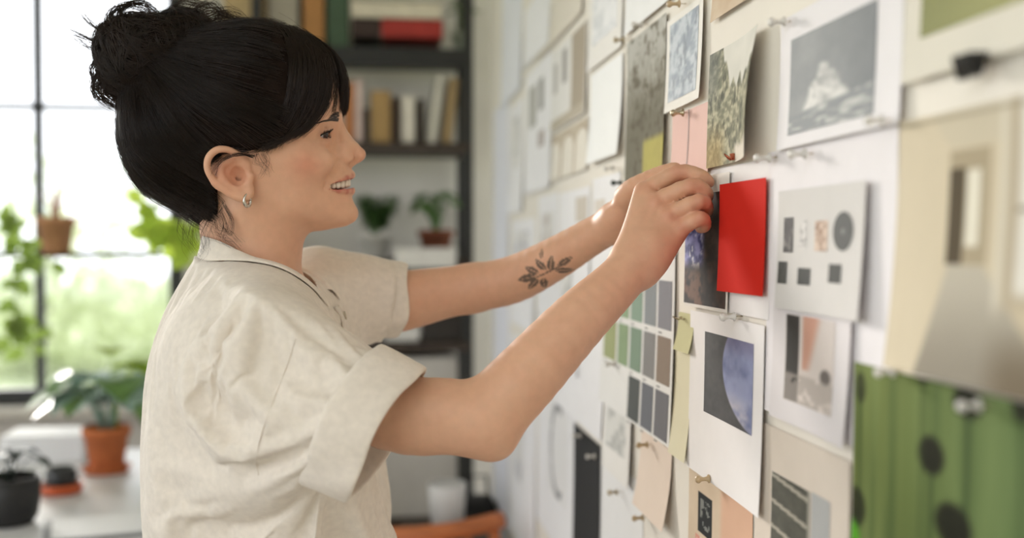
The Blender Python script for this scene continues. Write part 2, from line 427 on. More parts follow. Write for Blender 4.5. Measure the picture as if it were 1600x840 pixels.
def p_pinkroom(u, v):
    c = mixc((226, 214, 206), (214, 204, 198), v); c = mixc(c, (206, 158, 138), ss(0.34, 0.38, u) * ss(0.78, 0.60, u + (v - 1) * -0.35) * ss(0.38, 0.42, v)); blk(c, u, v, 0, 0, 0.30, 1, (66, 64, 62))
    c = mixc(c, (104, 98, 94), 0.9 * ss(0.13, 0.09, np.hypot((u - 0.84), (v - 0.38) * 1.3))); return mixc(c, (178, 168, 160), ss(0.35, 0.3, v) * ss(0.3, 0.4, uvn(u, v, 6, 12, 24)) * 0.7)
def p_tags(u, v):
    c = mixc((222, 204, 180), (206, 184, 158), uvn(u, v, 3, 4, 25)); blk(c, u, v, 0.16, 0.60, 0.42, 0.86, (44, 46, 46)); c = mixc(c, (150, 152, 146), 0.8 * ((u > 0.2) & (u < 0.38) & (v > 0.64) & (v < 0.82)) * ss(0.5, 0.6, uvn(u, v, 18, 24, 26)))
    m_ = ((u > 0.12) & (u < 0.44) & (v < 0.58)) * 1.0; c = mixc(c, (214, 150, 132), m_ * 0.9); c = mixc(c, (232, 222, 204), m_ * ss(0.52, 0.6, uvn(u, v, 12, 28, 27)))
    c = mixc(c, (222, 160, 130), ss(0.5, 0.6, u) * ss(0.1, 0.5, v) * 0.5); return mixc(c, (66, 78, 66), ss(0.55, 0.6, u) * ss(0.42, 0.36, v + np.abs(u - 0.7) * 1.4) * 0.9)
def p_sketch(seed, ink=(150, 150, 148), base=(232, 229, 224), amt=0.55):
    return lambda u, v: mixc(np.tile(np.array(base, float), (len(u), 1)), ink, amt * ss(0.48, 0.72, uvn(u, v, 5, 9, seed)))
def p_rooms(u, v):
    c = np.tile(np.array((232, 229, 224), float), (len(u), 1)); blk(c, u, v, 0.62, 0.0, 1, 1, (176, 164, 146)); blk(c, u, v, 0.0, 0.0, 1, 0.13, (190, 180, 162))
    blk(c, u, v, 0.08, 0.45, 0.2, 0.85, (176, 172, 166)); blk(c, u, v, 0.36, 0.5, 0.5, 0.92, (160, 156, 152)); return c
def p_arches(u, v):
    c = mixc((214, 202, 184), (200, 188, 168), v)
    for a in (0.12, 0.5, 0.86):
        d = np.where(v > 0.55, np.hypot((u - a) / 0.17, (v - 0.55) / 0.32), np.abs(u - a) / 0.17); c = mixc(c, (236, 229, 216), ss(1.0, 0.9, d)); c = mixc(c, (178, 160, 136), ss(0.12, 0.05, np.abs(d - 1.02)))
    return c
WHITE = (242, 240, 240); CREAM = (236, 228, 214)

# ---- the sheets, far to near
S = {}
def sheet(key, *a, **k): S[key] = Sheet(*a, **k); return S[key]
far = 'blurred sheets at the far end of the board'
def fr_(key, label, box, pics=(), col=WHITE, side='r', layer=1, paint=None, name='pinned_sheet', n=None):
    s_ = sheet(key, name, label, 'paper', box, side, col, layer, curl=0.006, group=far, paint=paint, n=n)
    for r, p in pics: s_.pic(s_.rect(*r, side='r'), p, (10, 14))
    return s_
fr_('f1', 'tall white sheet with two small grey pictures at the far end of the board', (822, 862, 78, 292), [((828, 838, 130, 195), flat((178, 176, 166))), ((842, 850, 118, 168), flat((168, 166, 160))), ((842, 852, 200, 226), flat((186, 176, 170)))], layer=2)
fr_('f2', 'narrow white sheet farthest along the board near the shelf', (797, 818, 150, 330), [((802, 812, 180, 260), p_sketch(31))])
fr_('f3', 'narrow white sheet with faint drawing below the farthest sheet', (800, 836, 340, 520), [((806, 826, 360, 470), p_sketch(32, (150, 150, 170)))])
fr_('f4', 'white sheet with blue-grey blot behind the inked forearm', (842, 872, 300, 560), [((846, 866, 330, 420), p_sketch(33, (176, 160, 150)))])
fr_('f5', 'white sheet above the left wrist with a small tan picture', (874, 922, 290, 520), [((900, 918, 305, 345), flat((206, 196, 182))), ((880, 896, 390, 470), p_sketch(34))], layer=2)
fr_('f6', 'white sheet just left of the wrist with a dark pin at its top right corner', (926, 969, 268, 470), [((930, 946, 310, 350), flat((214, 204, 192)))], layer=2)
fr_('f11', 'white sheet high at the far end of the board, left of the house picture', (820, 860, -40, 66), layer=1)
fr_('f12', 'narrow white sheet at the very top far end of the board', (785, 816, -60, 138), col=(236, 236, 240), layer=1)
fr_('f13', 'narrow white sheet at the very bottom far end of the board', (772, 795, 480, 900), col=(236, 236, 242), layer=1)
fr_('f14', 'narrow white strip of paper at the far end beside the shelf', (772, 795, 150, 470), col=(236, 236, 242), layer=1)
fr_('f15', 'white sheet between the inked forearm and the near elbow', (842, 905, 470, 590), layer=1)
fr_('f7', 'cream sheet at the top far end of the board above the house picture', (842, 912, -60, 20), col=(226, 218, 204), layer=1)
fr_('f8', 'tall white sheet low at the far end, left of the loop drawing', (798, 838, 545, 900), [((806, 818, 580, 760), p_sketch(35, (140, 144, 170)))])
fr_('f9', 'white sheet with a dark looping line drawing beside the black sheet', (842, 900, 600, 900), layer=2)
S['f9'].pic(S['f9'].rect(858, 888, 640, 800, side='r'), lambda u, v: mixc((236, 234, 232), (112, 112, 114), 0.8 * ss(0.12, 0.05, np.abs(np.hypot((u - 0.55) / 0.4, (v - 0.5) / 0.45) - 1)) * (u < 0.75)), (16, 30))
fr_('f10', 'blank white sheet hanging below the near forearm, above the black sheet', (872, 944, 520, 690), layer=1)
sheet('rooms', 'house_picture', 'white and taupe picture of house fronts high on the far half of the board', 'picture', (862, 916, 30, 176), 'r', layer=3, paint=p_rooms, n=(30, 40))
sheet('arches', 'arch_picture', 'beige picture of three round arches below the house picture', 'picture', (862, 918, 182, 264), 'r', layer=3, paint=p_arches, n=(40, 40))
s_ = sheet('w1', 'pinned_sheet', 'white sheet with a pale grey picture at the top, above the bright blank sheet', 'paper', (920, 973, -80, 73), 'r', layer=2)
s_.pic(s_.rect(928, 966, -60, 40, 'r'), p_sketch(36, (186, 190, 192), (226, 226, 226), 0.7), (16, 24))
sheet('w2', 'blank_sheet', 'bright blank white sheet between the arch picture and the tall woodland print', 'paper', (923, 972, 82, 240), 'r', col=(248, 248, 246), layer=4, curl=0.010)
sheet('w3', 'blank_sheet', 'white sheet cut off by the top edge above the tall woodland print', 'paper', (977, 1051, -90, -2), 'r', col=(244, 243, 242), layer=4)
s_ = sheet('wood', 'woodland_print', 'tall misty woodland print with a yellow patch at its foot', 'picture', (979, 1042, 20, 270), 'r', layer=3, paint=p_forest2, n=(60, 120), cu=0.004)
s_ = sheet('blue', 'photo_print', 'small white-bordered blue-grey photograph above the pink card', 'photograph', (1041, 1099, -8, 153), 'r', layer=5, col=(240, 236, 228), cu=0.003)
s_.pic((0.10, 0.10, 0.90, 0.93), p_blue, (36, 60))
sheet('brown', 'photo_print', 'brown photograph cut off by the top edge of the view', 'photograph', (1113, 1172, -60, 37), 'l', layer=4, paint=lambda u, v: mixc((196, 168, 138), (222, 206, 184), uvn(u, v, 4, 4, 40)), n=(20, 20))
s_ = sheet('pink', 'pink_card', 'pale pink card with a dark fold line above the right hand', 'card', (1050, 1110, 157, 268), 'r', layer=3, col=(232, 196, 186))
s_.pic((0.445, 0.0, 0.475, 1.0), flat((150, 118, 108)), (1, 12), 'fold_line')
s_ = sheet('forest', 'forest_print', 'curling print of a misty pine forest above the red card', 'picture', (1108, 1197, 38, 244), 'r', layer=4, paint=p_forest, n=(90, 110), cu=0.020, bow=0.004)
sheet('behind', 'pinned_sheet', 'large white sheet behind the red card and the held print', 'paper', (1110, 1204, 246, 500), 'r', layer=2, col=(238, 234, 232), curl=0.002)
s_ = sheet('held', 'dark_print', 'dark print with violet and brown marks, held by the fingertips', 'photograph', (1075, 1139, 268, 489), 'r', layer=6, col=(236, 230, 222), curl=0.002, tilt=0.003)
s_.pic((0.0, 0.025, 0.965, 0.87), p_dark, (46, 80))
sheet('red', 'red_card', 'plain bright red card overlapping the held dark print', 'card', (1128, 1196, 277, 463), 'r', layer=8, col=(206, 42, 30), curl=0.003, tilt=0.003)
# colour chart
s_ = sheet('chart', 'colour_chart', 'white chart of green, grey and brown colour swatches under the forearm', 'chart', (943, 1055, 350, 700), 'r', layer=4, col=(236, 234, 230), curl=0.008)
cols_x = [(948, 967), (970, 986), (989, 1007), (1010, 1028.5), (1031.5, 1053)]
rowz = [(440, 518), (530, 606), (618, 694)]
tone = [[(158, 172, 132), (150, 172, 138), (144, 166, 148), (146, 150, 152), (142, 141, 146)],
        [(164, 170, 124), (146, 166, 130), (132, 152, 132), (140, 138, 136), (146, 130, 116)],
        [None, None, (90, 93, 91), (114, 116, 122), (118, 117, 121)]]
for (a, b), row in zip(rowz, tone):
    for (x0, x1), tc_ in zip(cols_x, row):
        if tc_ is None: continue
        r = s_.rect(x0, x1, 0, 0); za = s_.uv(1053, a)[1]; zb = s_.uv(1053, b)[1]
        s_.pic((r[0], zb, r[2], za), flat(tc_), (2, 6), 'colour_swatch', m=paper_mat)
        zc = s_.uv(1053, b + 6)[1]; s_.pic((r[0] + 0.01, zc - 0.006, r[0] + 0.05, zc + 0.001), flat((120, 118, 114)), (1, 1), 'caption')
s_ = sheet('sk1', 'sketch_sheet', 'white sheet with a pale grey sketch under the colour chart', 'paper', (945, 987, 578, 765), 'r', layer=6, curl=0.006)
s_.pic((0.10, 0.22, 0.86, 0.95), p_sketch(41, (168, 168, 164), (226, 224, 218), 0.6), (24, 48))
sheet('peach', 'blank_sheet', 'pale peach blank sheet hanging below the colour chart', 'paper', (1003, 1051, 694, 832), 'r', layer=3, col=(236, 218, 202), curl=0.014)
sheet('low', 'blank_sheet', 'white sheet at the bottom of the board right of the black sheet', 'paper', (938, 1006, 700, 930), 'l', layer=1, col=(240, 238, 236))
sheet('black', 'black_sheet', 'plain black sheet hanging low on the board', 'card', (897, 938, 697, 960), 'r', layer=4, col=(52, 52, 52), curl=0.004)
sheet('tagy', 'paper_tag', 'small olive-yellow paper tag above the long strip', 'paper', (1061, 1085, 492, 553), 'r', layer=4, col=(206, 202, 158), curl=0.008)
sheet('strip', 'paper_strip', 'long pale yellow paper strip beside the colour chart', 'paper', (1056, 1082, 553, 724), 'r', layer=3, col=(228, 221, 192), curl=0.010)
s_ = sheet('planet', 'planet_sheet', 'white sheet with a photograph of a blue planet edge', 'paper', (1079, 1197, 484, 728), 'l', layer=5, col=(240, 236, 234), curl=0.004, cu=0.003)
s_.pic(s_.rect(1102, 1180, 517, 642), p_planet, (64, 80))
s_ = sheet('tags', 'collage_sheet', 'beige collage sheet with a black tag, below the planet sheet', 'paper', (1078, 1178, 722, 960), 'l', layer=2, paint=p_tags, n=(50, 110))
# sheets close to the camera
s_ = sheet('sail', 'mountain_sheet', 'large white sheet with a grey photograph of a white peak in mist', 'paper', (1218, 1410, -70, 192), 'r', layer=4, col=(238, 234, 235))
s_.pic(s_.rect(1237, 1372, 63, 212), p_sail, (56, 60))
s_ = sheet('mid', 'backing_sheet', 'large white backing sheet behind the furniture page', 'paper', (1200, 1402, 239, 640), 'l', layer=2, col=(238, 233, 234), curl=0.003)
s_ = sheet('furn', 'furniture_page', 'pale grey page with furniture cut-outs and a dark round mirror', 'page', (1216, 1358, 281, 503), 'r', layer=6, col=(216, 212, 208), cu=0.006)
def disc(u, v): return mixc(mixc((72, 74, 72), (92, 94, 92), uvn(u, v, 6, 6, 42)), (128, 128, 126), ss(0.06, 0.03, np.hypot(u - .5, v - .5)))
for r, p, nm in (((1226, 1241, 340, 394), lambda u, v: mixc((74, 72, 72), (140, 136, 132), ss(0.4, 0.8, uvn(u, v, 3, 5, 43))), 'chair_cutout'), ((1251, 1262, 345, 385), p_sketch(44, (120, 118, 116), (214, 210, 206), 0.8), 'chair_cutout'),
                 ((1275, 1296, 345, 392), lambda u, v: mixc((212, 190, 172), (150, 120, 100), ss(0.45, 0.65, uvn(u, v, 4, 5, 45))), 'chair_cutout'), ((1219, 1233, 408, 442), lambda u, v: mixc((60, 62, 60), (96, 96, 92), uvn(u, v, 4, 4, 46)), 'square_cutout'),
                 ((1250, 1270, 418, 444), flat((66, 68, 66)), 'square_cutout'), ((1300, 1322, 412, 441), flat((62, 64, 60)), 'square_cutout')):
    s_.pic(s_.rect(*r), p, (10, 14), nm)
cu_, cv_ = s_.uv(1322, 361); a_ = np.linspace(0, 2 * np.pi, 33)[:-1]; ru, rv = abs(s_.uv(1340, 361)[0] - cu_), abs(s_.uv(1322, 330)[1] - cv_)
dv = np.concatenate([s_.pt(np.array([cu_]), np.array([cv_]), 0.0005)] + [s_.pt(cu_ + ru * k * np.cos(a_), cv_ + rv * k * np.sin(a_), 0.0005) for k in (0.12, 0.2, 1.0)])
df = [(0, 1 + i, 1 + (i + 1) % 32) for i in range(32)] + [(1 + 32 * j + i, 33 + 32 * j + i, 33 + 32 * j + (i + 1) % 32, 1 + 32 * j + (i + 1) % 32) for j in range(2) for i in range(32)]
dc_ = np.array([(130, 130, 128)] * 33 + [(78, 80, 78)] * 64, float)
mesh_obj('mirror_cutout', dv - s_.loc, df, gloss_mat, s_.o, True, lin(dc_))
s_ = sheet('proom', 'interior_page', 'white page with a pink and black interior photograph below the furniture page', 'page', (1209, 1336, 480, 648), 'l', layer=5, col=(230, 224, 224), cu=0.006)
s_.pic(s_.rect(1229, 1309, 489, 622), p_pinkroom, (40, 56))
s_ = sheet('stripsh', 'film_sheet', 'beige sheet with a dark film-strip picture in the bottom corner', 'paper', (1183, 1330, 655, 960), 'l', layer=3, col=(220, 208, 194), curl=0.004)
s_.pic(s_.rect(1207, 1267, 735, 900), p_strip, (40, 90)); s_.pic(s_.rect(1269, 1298, 768, 905), flat((178, 178, 176)), (6, 10))
s_ = sheet('oliv', 'olive_sheet', 'white sheet with a blurred olive picture in the top right corner', 'paper', (1414, 1680, -200, 133), 'l', layer=5, col=(226, 220, 206))
s_.pic(s_.rect(1445, 1640, -110, 60), p_olive, (24, 24))
sheet('corr', 'corridor_print', 'large blurred print of a pale corridor receding to a doorway', 'picture', CORR, 'l', layer=7, paint=p_corridor, n=(110, 90), curl=0.012)
sheet('green', 'poppy_poster', 'green poster with dark blurred seed heads at the lower right', 'poster', GREEN, 'l', layer=8, paint=p_green, n=(110, 90), curl=0.004)

# ---- pins and clips
clear_pin = mat('pin_white', srgb(240, 235, 228), 0.25, spec=0.5, trans=0.25); brass = mat('pin_metal', srgb(190, 176, 150), 0.3, metal=1.0)
copper = mat('copper', srgb(196, 122, 96), 0.25, metal=1.0); tan_pin = mat('pin_tan', srgb(196, 172, 136), 0.35); dark_pin = mat('pin_dark', srgb(28, 44, 36), 0.35)
def pushpin(px, py, label, m=None, sc=1.0, depth=0.004, tilt=(0, 0)):
    y, z = on_wall(px, py); L = 0.0155 * sc
    o = empty('push_pin', (WX - depth, y, z), label, 'push pin', 'push pins on the board')
    d = Vector((-1, tilt[0], tilt[1])).normalized(); M = d.to_track_quat('Z', 'Y').to_matrix()
    r = 0.0046 * sc
    hd = MB().lathe((0, 0, 0), [(0.0, .0005), (r * .55, .0005), (r * .95, .0012 * sc), (r * .95, .0024 * sc), (r * .55, .0036 * sc), (r * .42, .0065 * sc), (r * .48, .0095 * sc), (r * .85, .0118 * sc), (r * .85, .0135 * sc), (r * .55, L), (0.0, L)], 16, M)
    mesh_obj('pin_head', np.array(hd.v), hd.f, m or clear_pin, o, True)
    nd = MB().lathe((0, 0, 0), [(0.0, -depth - .004), (.0005, -depth - .002), (.0005, .001), (0, .001)], 8, M); mesh_obj('needle', np.array(nd.v), nd.f, brass, o, True)
    return o
for px, py, lab, m_ in ((1240, 34, 'clear push pin at the top left of the misty peak sheet', None), (1273, 240, 'clear push pin on the white sheet below the misty peak photograph', None),
                       (1216, 246, 'clear push pin left of the furniture page, beside the copper clip', None), (1405, 188, 'white push pin at the right edge of the misty peak sheet', None),
                       (983, 62, 'metal push pin at the top left of the tall woodland print', brass), (1013, 38, 'clear push pin at the top middle of the tall woodland print', None), (1072, 6, 'tan push pin at the top of the blue-grey photograph', tan_pin),
                       (967, 263, 'clear push pin above the left wrist', None), (979, 285, 'dark green push pin behind the left wrist', dark_pin), (1160, 494, 'clear push pin at the top of the planet sheet', None),
                       (1021, 694, 'tan push pin at the top of the peach sheet', tan_pin), (1119, 747, 'tan push pin below the planet sheet', tan_pin), (973, 768, 'metal push pin on the white sheet right of the black sheet', brass),
                       (1014, 808, 'tan push pin at the bottom edge left of the collage sheet', tan_pin), (914, 680, 'white push pin at the top of the black sheet', None), (937, 712, 'small white push pin at the right edge of the black sheet', None),
                       (969, 568, 'clear push pin on the pale sketch under the colour chart', None), (1422, 580, 'white push pin at the top left of the green poster', None), (1560, 632, 'white push pin at the top right of the green poster', None),
                       (1078, 176, 'small metal push pin at the top of the pink card', brass)):
    pushpin(px, py, lab, m_, 1.15 if px < 1400 else 1.0, 0.012 if px > 1400 else 0.007, (0.05, -0.05))
def clip(px, py, name, label, m, w, h, d):
    y, z = on_wall(px, py); o = empty(name, (WX - d, y, z), label, 'clip')
    V = []
    for x_ in (0, 1):
        for a, b in ((-0.5, -1), (0.5, -1), (0.5, 0), (-0.5, 0)):
            t_ = (0.0012 if b < -0.5 else 0.005) * (1 if x_ else -1)
            V.append((t_ * (h / 0.012), a * w, b * h))
    MB().add(V, [(0, 1, 2, 3), (7, 6, 5, 4), (0, 4, 5, 1), (1, 5, 6, 2), (2, 6, 7, 3), (3, 7, 4, 0)]).build('clip_body', m, o, world=False)
    for sg in (-1, 1):                                                  # the two wire arms
        pts = [(sg * 0.002, -w * .35, -h), (sg * 0.006, -w * .28, -h * .6), (sg * 0.010, 0, -h * .1), (sg * 0.006, w * .28, -h * .6), (sg * 0.002, w * .35, -h)]
        MB().tube(pts, 0.0009, 8).build('wire_arm', m, o, True, world=False)
    return o
k = clip(1160, 240, 'bow_clip', 'shiny copper clip at the bottom edge of the pine forest print', copper, 0.010, 0.007, 0.010)
clip(1551, 86, 'binder_clip', 'black binder clip above the corridor print', mat('clip_black', srgb(24, 24, 24), 0.35), 0.024, 0.015, 0.016)
clip(1073, 494, 'bow_clip', 'tiny metal clip on the olive-yellow paper tag', brass, 0.005, 0.004, 0.008)

pushpin(1115, 276, 'brass push pin held between the right thumb and index finger', mat('pin_gold', srgb(206, 170, 96), 0.25, metal=1.0), 0.8, 0.008, (0.1, 0.2))
# ------------------------------------------------------------------ furniture and plants at the back
YS = 3.74                                                     # front of the shelf unit
leaf_g = mat('leaf_green', srgb(104, 138, 78), 0.5, noise=0.3, nscale=30, transl=0.3)
leaf_b = mat('leaf_blue', srgb(160, 186, 172), 0.25, noise=0.25, nscale=20, transl=0.3)
leaf_y = mat('leaf_bright', srgb(186, 208, 84), 0.5, noise=0.3, nscale=25, transl=0.55)
leaf_d = mat('leaf_dark', srgb(44, 54, 46), 0.4, noise=0.3, nscale=30, transl=0.15)
terra = mat('terracotta', srgb(190, 108, 62), 0.85, noise=0.12, nscale=30, bump=0.2, bscale=120)
terra_d = mat('terracotta_brown', srgb(120, 68, 46), 0.8, noise=0.15, nscale=30)
soil = mat('soil', srgb(52, 40, 32), 0.95, noise=0.4, nscale=80)
def leaf_mesh(L, W, n=6, bend=0.25, fold=0.15):
    V = []; Fq = []
    for i in range(n + 1):
        t_ = i / n; w = W * math.sin(math.pi * min(1, t_ ** 0.75 * 0.98 + 0.01)); z = -bend * L * t_ * t_
        V += [(L * t_, -w, z + fold * w), (L * t_, 0, z), (L * t_, w, z + fold * w)]
    for i in range(n):
        for j in range(2): a = i * 3 + j; Fq.append((a, a + 1, a + 4, a + 3))
    return np.array(V), Fq
def place(V, p, d, up, s):
    d = Vector(d).normalized(); u = Vector(up); w = u.cross(d); w = w.normalized() if w.length > 1e-5 else d.orthogonal().normalized(); u = d.cross(w)
    M = np.array([d, w, u]); return V * s @ M + np.array(p)
def plant(parent, base, n, spread, height, L, W, m, seed, stemr=0.002, droop=0.3, every=1, pinnate=False, mx=None):
    """Stems from the soil, each with one or many leaves; every large leaf is a part."""
    r_ = np.random.default_rng(seed); st = MB()
    for k in range(n):
        a = r_.uniform(0, 6.28); q = r_.uniform(0.2, 1) ** 0.7 * spread; h = height * r_.uniform(0.55, 1.0)
        p0 = np.array(base) + [0.15 * spread * math.cos(a), 0.15 * spread * math.sin(a), 0]
        p2 = np.array(base) + [q * math.cos(a), q * math.sin(a), h]; p1 = (p0 + p2) / 2 + np.array([-0.2 * q * math.cos(a), -0.2 * q * math.sin(a), h * 0.2])
        pts = [(1 - t_) ** 2 * p0 + 2 * t_ * (1 - t_) * p1 + t_ * t_ * p2 for t_ in np.linspace(0, 1, 8)]
        st.tube(pts, np.linspace(stemr, stemr * 0.5, 8), 5)
        out = np.array([math.cos(a), math.sin(a), 0.2])
        V = []; Fq = []
        if pinnate:
            lv, lf = leaf_mesh(L, W, 4, 0.3)
            for t_ in np.linspace(0.3, 1, 9):
                c = (1 - t_) ** 2 * p0 + 2 * t_ * (1 - t_) * p1 + t_ * t_ * p2
                for sg in (-1, 1):
                    d = out * 0.5 + np.cross(out, [0, 0, 1]) * sg + r_.normal(0, .15, 3); b = len(V)
                    V += list(place(lv, c, d, (0, 0, 1), r_.uniform(0.6, 1.0))); Fq += [tuple(i + b for i in f) for f in lf]
        else:
            lv, lf = leaf_mesh(L, W, 6, droop)
            V = list(place(lv, pts[-1], out + r_.normal(0, .25, 3), (0, 0, 1), r_.uniform(0.7, 1.1))); Fq = lf
        mesh_obj('frond' if pinnate else 'leaf', np.array(V), Fq, m if (mx is None or k % 3) else mx, parent, True, world=True)
    st.build('stems', m, parent, True)
def pot(parent, c, r, h, m, rim=True, n=36):
    pr = [(0, 0), (r * .72, 0), (r * .74, h * .02), (r * .95, h * .78)] + ([(r * 1.06, h * .78), (r * 1.08, h * .98), (r, h), (r * .93, h * .97), (r * .90, h * .82)] if rim else [(r, h * .98), (r * .98, h), (r * .92, h * .98), (r * .90, h * .82)]) + [(0, h * .82)]
    MB().lathe(c, pr, n).build('pot', m, parent, True)
    MB().lathe((c[0], c[1], c[2] + h * .83), [(0, 0), (r * .88, 0), (r * .7, h * .05), (0, h * .06)], 24).build('soil', soil, parent, True)

# ---- shelf unit
x0 = at(392, 300, YS).x; x1 = at(741, 300, YS).x
shz = [at(640, p, YS).z for p in (535, 404, 222, 74)]
un = empty('shelf_unit', ((x0 + x1) / 2, YS + 0.16, 0), 'black metal shelf unit with wooden shelves against the back wall', 'shelf')
for x in (x0 + 0.02, x1 - 0.02):
    for y in (YS + 0.02, YS + 0.30):
        MB().box((x, y, 1.2), (0.034, 0.034, 2.4), 0.002).build('post', steel, un)
for k, z in enumerate(shz + [0.45]):
    MB().box(((x0 + x1) / 2, YS + 0.16, z - 0.016), (x1 - x0 - 0.03, 0.32, 0.03 if k != 3 else 0.03), 0.002).build('shelf_board', wood_dark if k != 3 else steel, un)
MB().box(((x0 + x1) / 2, YS + 0.012, shz[3] - 0.032), (x1 - x0 - 0.05, 0.02, 0.058), 0.002).build('front_rail', steel, un)
def book(px0, px1, pytop, z, col, label, lean=0.0, depth=0.20, y=YS + 0.04, group='books on the middle shelf', name='book', pages=True):
    a = at(px0, 300, y).x; b = at(px1, 300, y).x; h = at(px0, pytop, y).z - z; w = b - a
    o = empty(name, ((a + b) / 2, y + depth / 2, z + 0.001), label, 'book', group)
    R = Matrix.Rotation(lean, 3, 'Y'); m = mat('cover_%d_%d_%d' % col, srgb(*col), 0.7, noise=0.08, nscale=25)
    cv_ = MB(); t_ = min(0.004, w * .2); ox = abs(math.sin(lean)) * w / 2
    for sg in (-1, 1): cv_.box(R @ Vector((sg * (w / 2 - t_ / 2), 0, h / 2)) + Vector((0, 0, ox)), (t_, depth, h), 0.0008, R)
    cv_.box(R @ Vector((0, -depth / 2 + t_ / 2, h / 2)) + Vector((0, 0, ox)), (w, t_, h), 0.0008, R)
    cv_.build('cover', m, o, world=False)
    MB().box(R @ Vector((0, 0.004, h / 2)) + Vector((0, 0, ox)), (w - 2 * t_, depth - 0.012, h - 0.008), 0, R).build('pages', mat('pages', srgb(226, 216, 196), 0.9), o, world=False)
    return o
z2 = shz[2]
for i, (a, b, c, col, lab, ln) in enumerate(((538, 553, 128, (196, 128, 78), 'orange book beside her fringe on the middle shelf', 0), (554, 567, 124, (222, 196, 184), 'pale pink book on the middle shelf', 0), (568, 577, 170, (64, 48, 40), 'short dark book next to the pale pink one', 0),
        (579, 611, 142, (170, 138, 88), 'wide tan book in the middle of the middle shelf', 0), (613, 625, 152, (72, 54, 42), 'dark brown book right of the wide tan book', 0), (627, 649, 150, (224, 216, 200), 'cream book between two dark books', 0),
        (652, 664, 155, (70, 60, 50), 'narrow dark book left of the leaning books', 0), (666, 680, 118, (218, 212, 196), 'tall cream book leaning right at the shelf end', 0.15), (690, 706, 122, (176, 150, 108), 'tan book leaning right, last on the middle shelf', 0.12))):
    book(a, b, c, z2, col, lab, ln)
z3 = shz[3]
for a, b, c, col, lab in ((350, 418, -30, (184, 160, 118), 'tan box file on the top shelf above the bun'), (420, 468, -40, (164, 156, 140), 'grey binder on the top shelf'), (474, 508, -40, (176, 126, 74), 'orange-brown book on the top shelf'), (512, 546, -50, (72, 92, 70), 'dark green book on the top shelf')):
    book(a, b, c, z3, col, lab, group='books on the top shelf')
def flatbook(px0, px1, py0, py1, col, label, y=YS + 0.03):
    a = at(px0, 300, y).x; b = at(px1, 300, y).x; za = at(px0, py0, y).z; zb = at(px0, py1, y).z
    o = empty('book', ((a + b) / 2, y + 0.11, zb), label, 'book', 'books lying on the top shelf')
    m = mat('cover_%d_%d_%d' % col, srgb(*col), 0.6, noise=0.08, nscale=25); t_ = 0.004; h = za - zb
    c_ = MB(); c_.box((0, 0, t_ / 2), (b - a, 0.22, t_), 0.0008); c_.box((0, 0, h - t_ / 2), (b - a, 0.22, t_), 0.0008); c_.box((0, -0.108, h / 2), (b - a, t_, h), 0.0008)
    c_.build('cover', m, o, world=False); MB().box((0, 0.004, h / 2), (b - a - 0.01, 0.20, h - 2 * t_)).build('pages', mat('pages', srgb(226, 216, 196), 0.9), o, world=False)
yb3 = 58
flatbook(550, 596, 28, yb3, (56, 40, 34), 'dark brown book lying on the top shelf'); flatbook(597, 692, 28, yb3, (168, 52, 44), 'red book lying on the top shelf')
flatbook(550, 690, 0, 27.5, (222, 212, 190), 'cream book lying across the red and brown books')
o = empty('potted_plant', (at(722, 60, YS + .14).x, YS + .14, z3 + .001), 'grey-green trailing plant at the right end of the top shelf', 'plant'); pot(o, (o.location.x, YS + .14, z3 + .001), 0.036, 0.08, mat('pot_grey', srgb(150, 156, 140), .7))
plant(o, (o.location.x, YS + .14, z3 + .07), 22, 0.035, 0.13, 0.045, 0.016, mat('leaf_grey', srgb(122, 138, 100), .6, noise=.2, transl=.3), 8)
# plants on the third shelf
z1 = shz[1]
c = at(586, 400, YS + .15); o = empty('potted_fern', (c.x, c.y, z1 + .001), 'leafy green fern on the third shelf, left of the brown pot', 'plant'); pot(o, (c.x, c.y, z1 + .001), 0.055, 0.085, mat('pot_white', srgb(206, 202, 192), .5))
plant(o, (c.x, c.y, z1 + .075), 26, 0.085, 0.15, 0.044, 0.015, leaf_g, 4, pinnate=True)
c = at(681, 400, YS + .16); o = empty('potted_fern', (c.x, c.y, z1 + .001), 'broad-leaved plant in a brown clay pot at the shelf end', 'plant'); pot(o, (c.x, c.y, z1 + .001), 0.062, 0.10, terra_d)
plant(o, (c.x, c.y, z1 + .09), 24, 0.055, 0.15, 0.065, 0.028, leaf_g, 5, droop=0.5)
def carton(name, label, px0, px1, pyt, z, y, dep, col, cat='box', lid=True):
    a = at(px0, 300, y).x; b = at(px1, 300, y).x; h = at(px0, pyt, y).z - z
    o = empty(name, ((a + b) / 2, y + dep / 2, z + .001), label, cat); m = mat('card_%d_%d_%d' % col, srgb(*col), .7, noise=.04)
    MB().box((0, 0, h * .4), (b - a - .006, dep - .006, h * .8), .002).build('box_body', m, o, world=False)
    MB().box((0, 0, h * .86), (b - a, dep, h * .28), .003).build('lid', m, o, world=False)
    return o
z0 = shz[0]
carton('storage_box', 'flat white storage box under the brown-potted plant', 617, 714, 388, at(650, 419, YS - .12).z, YS - .12, .12, (226, 222, 212))
st_ = empty('wall_bracket', (at(665, 420, YS - .06).x, YS - .06, at(650, 419, YS - .12).z - 0.012), 'thin dark ledge carrying the white storage box', 'shelf'); MB().box((0, 0.02, 0.006), (0.26, 0.17, 0.012), 0.001).build('ledge', steel, st_, world=False)
carton('storage_box', 'small white box on the low shelf under the far arm', 600, 656, 512, z0, YS + .04, .2, (224, 220, 210))
carton('storage_box', 'dark box on the low shelf near the board', 660, 724, 492, z0, YS + .04, .2, (58, 52, 46))
carton('storage_box', 'large pale grey box standing on the lowest shelf', 585, 715, 560, .45, YS + .03, .24, (196, 190, 180))
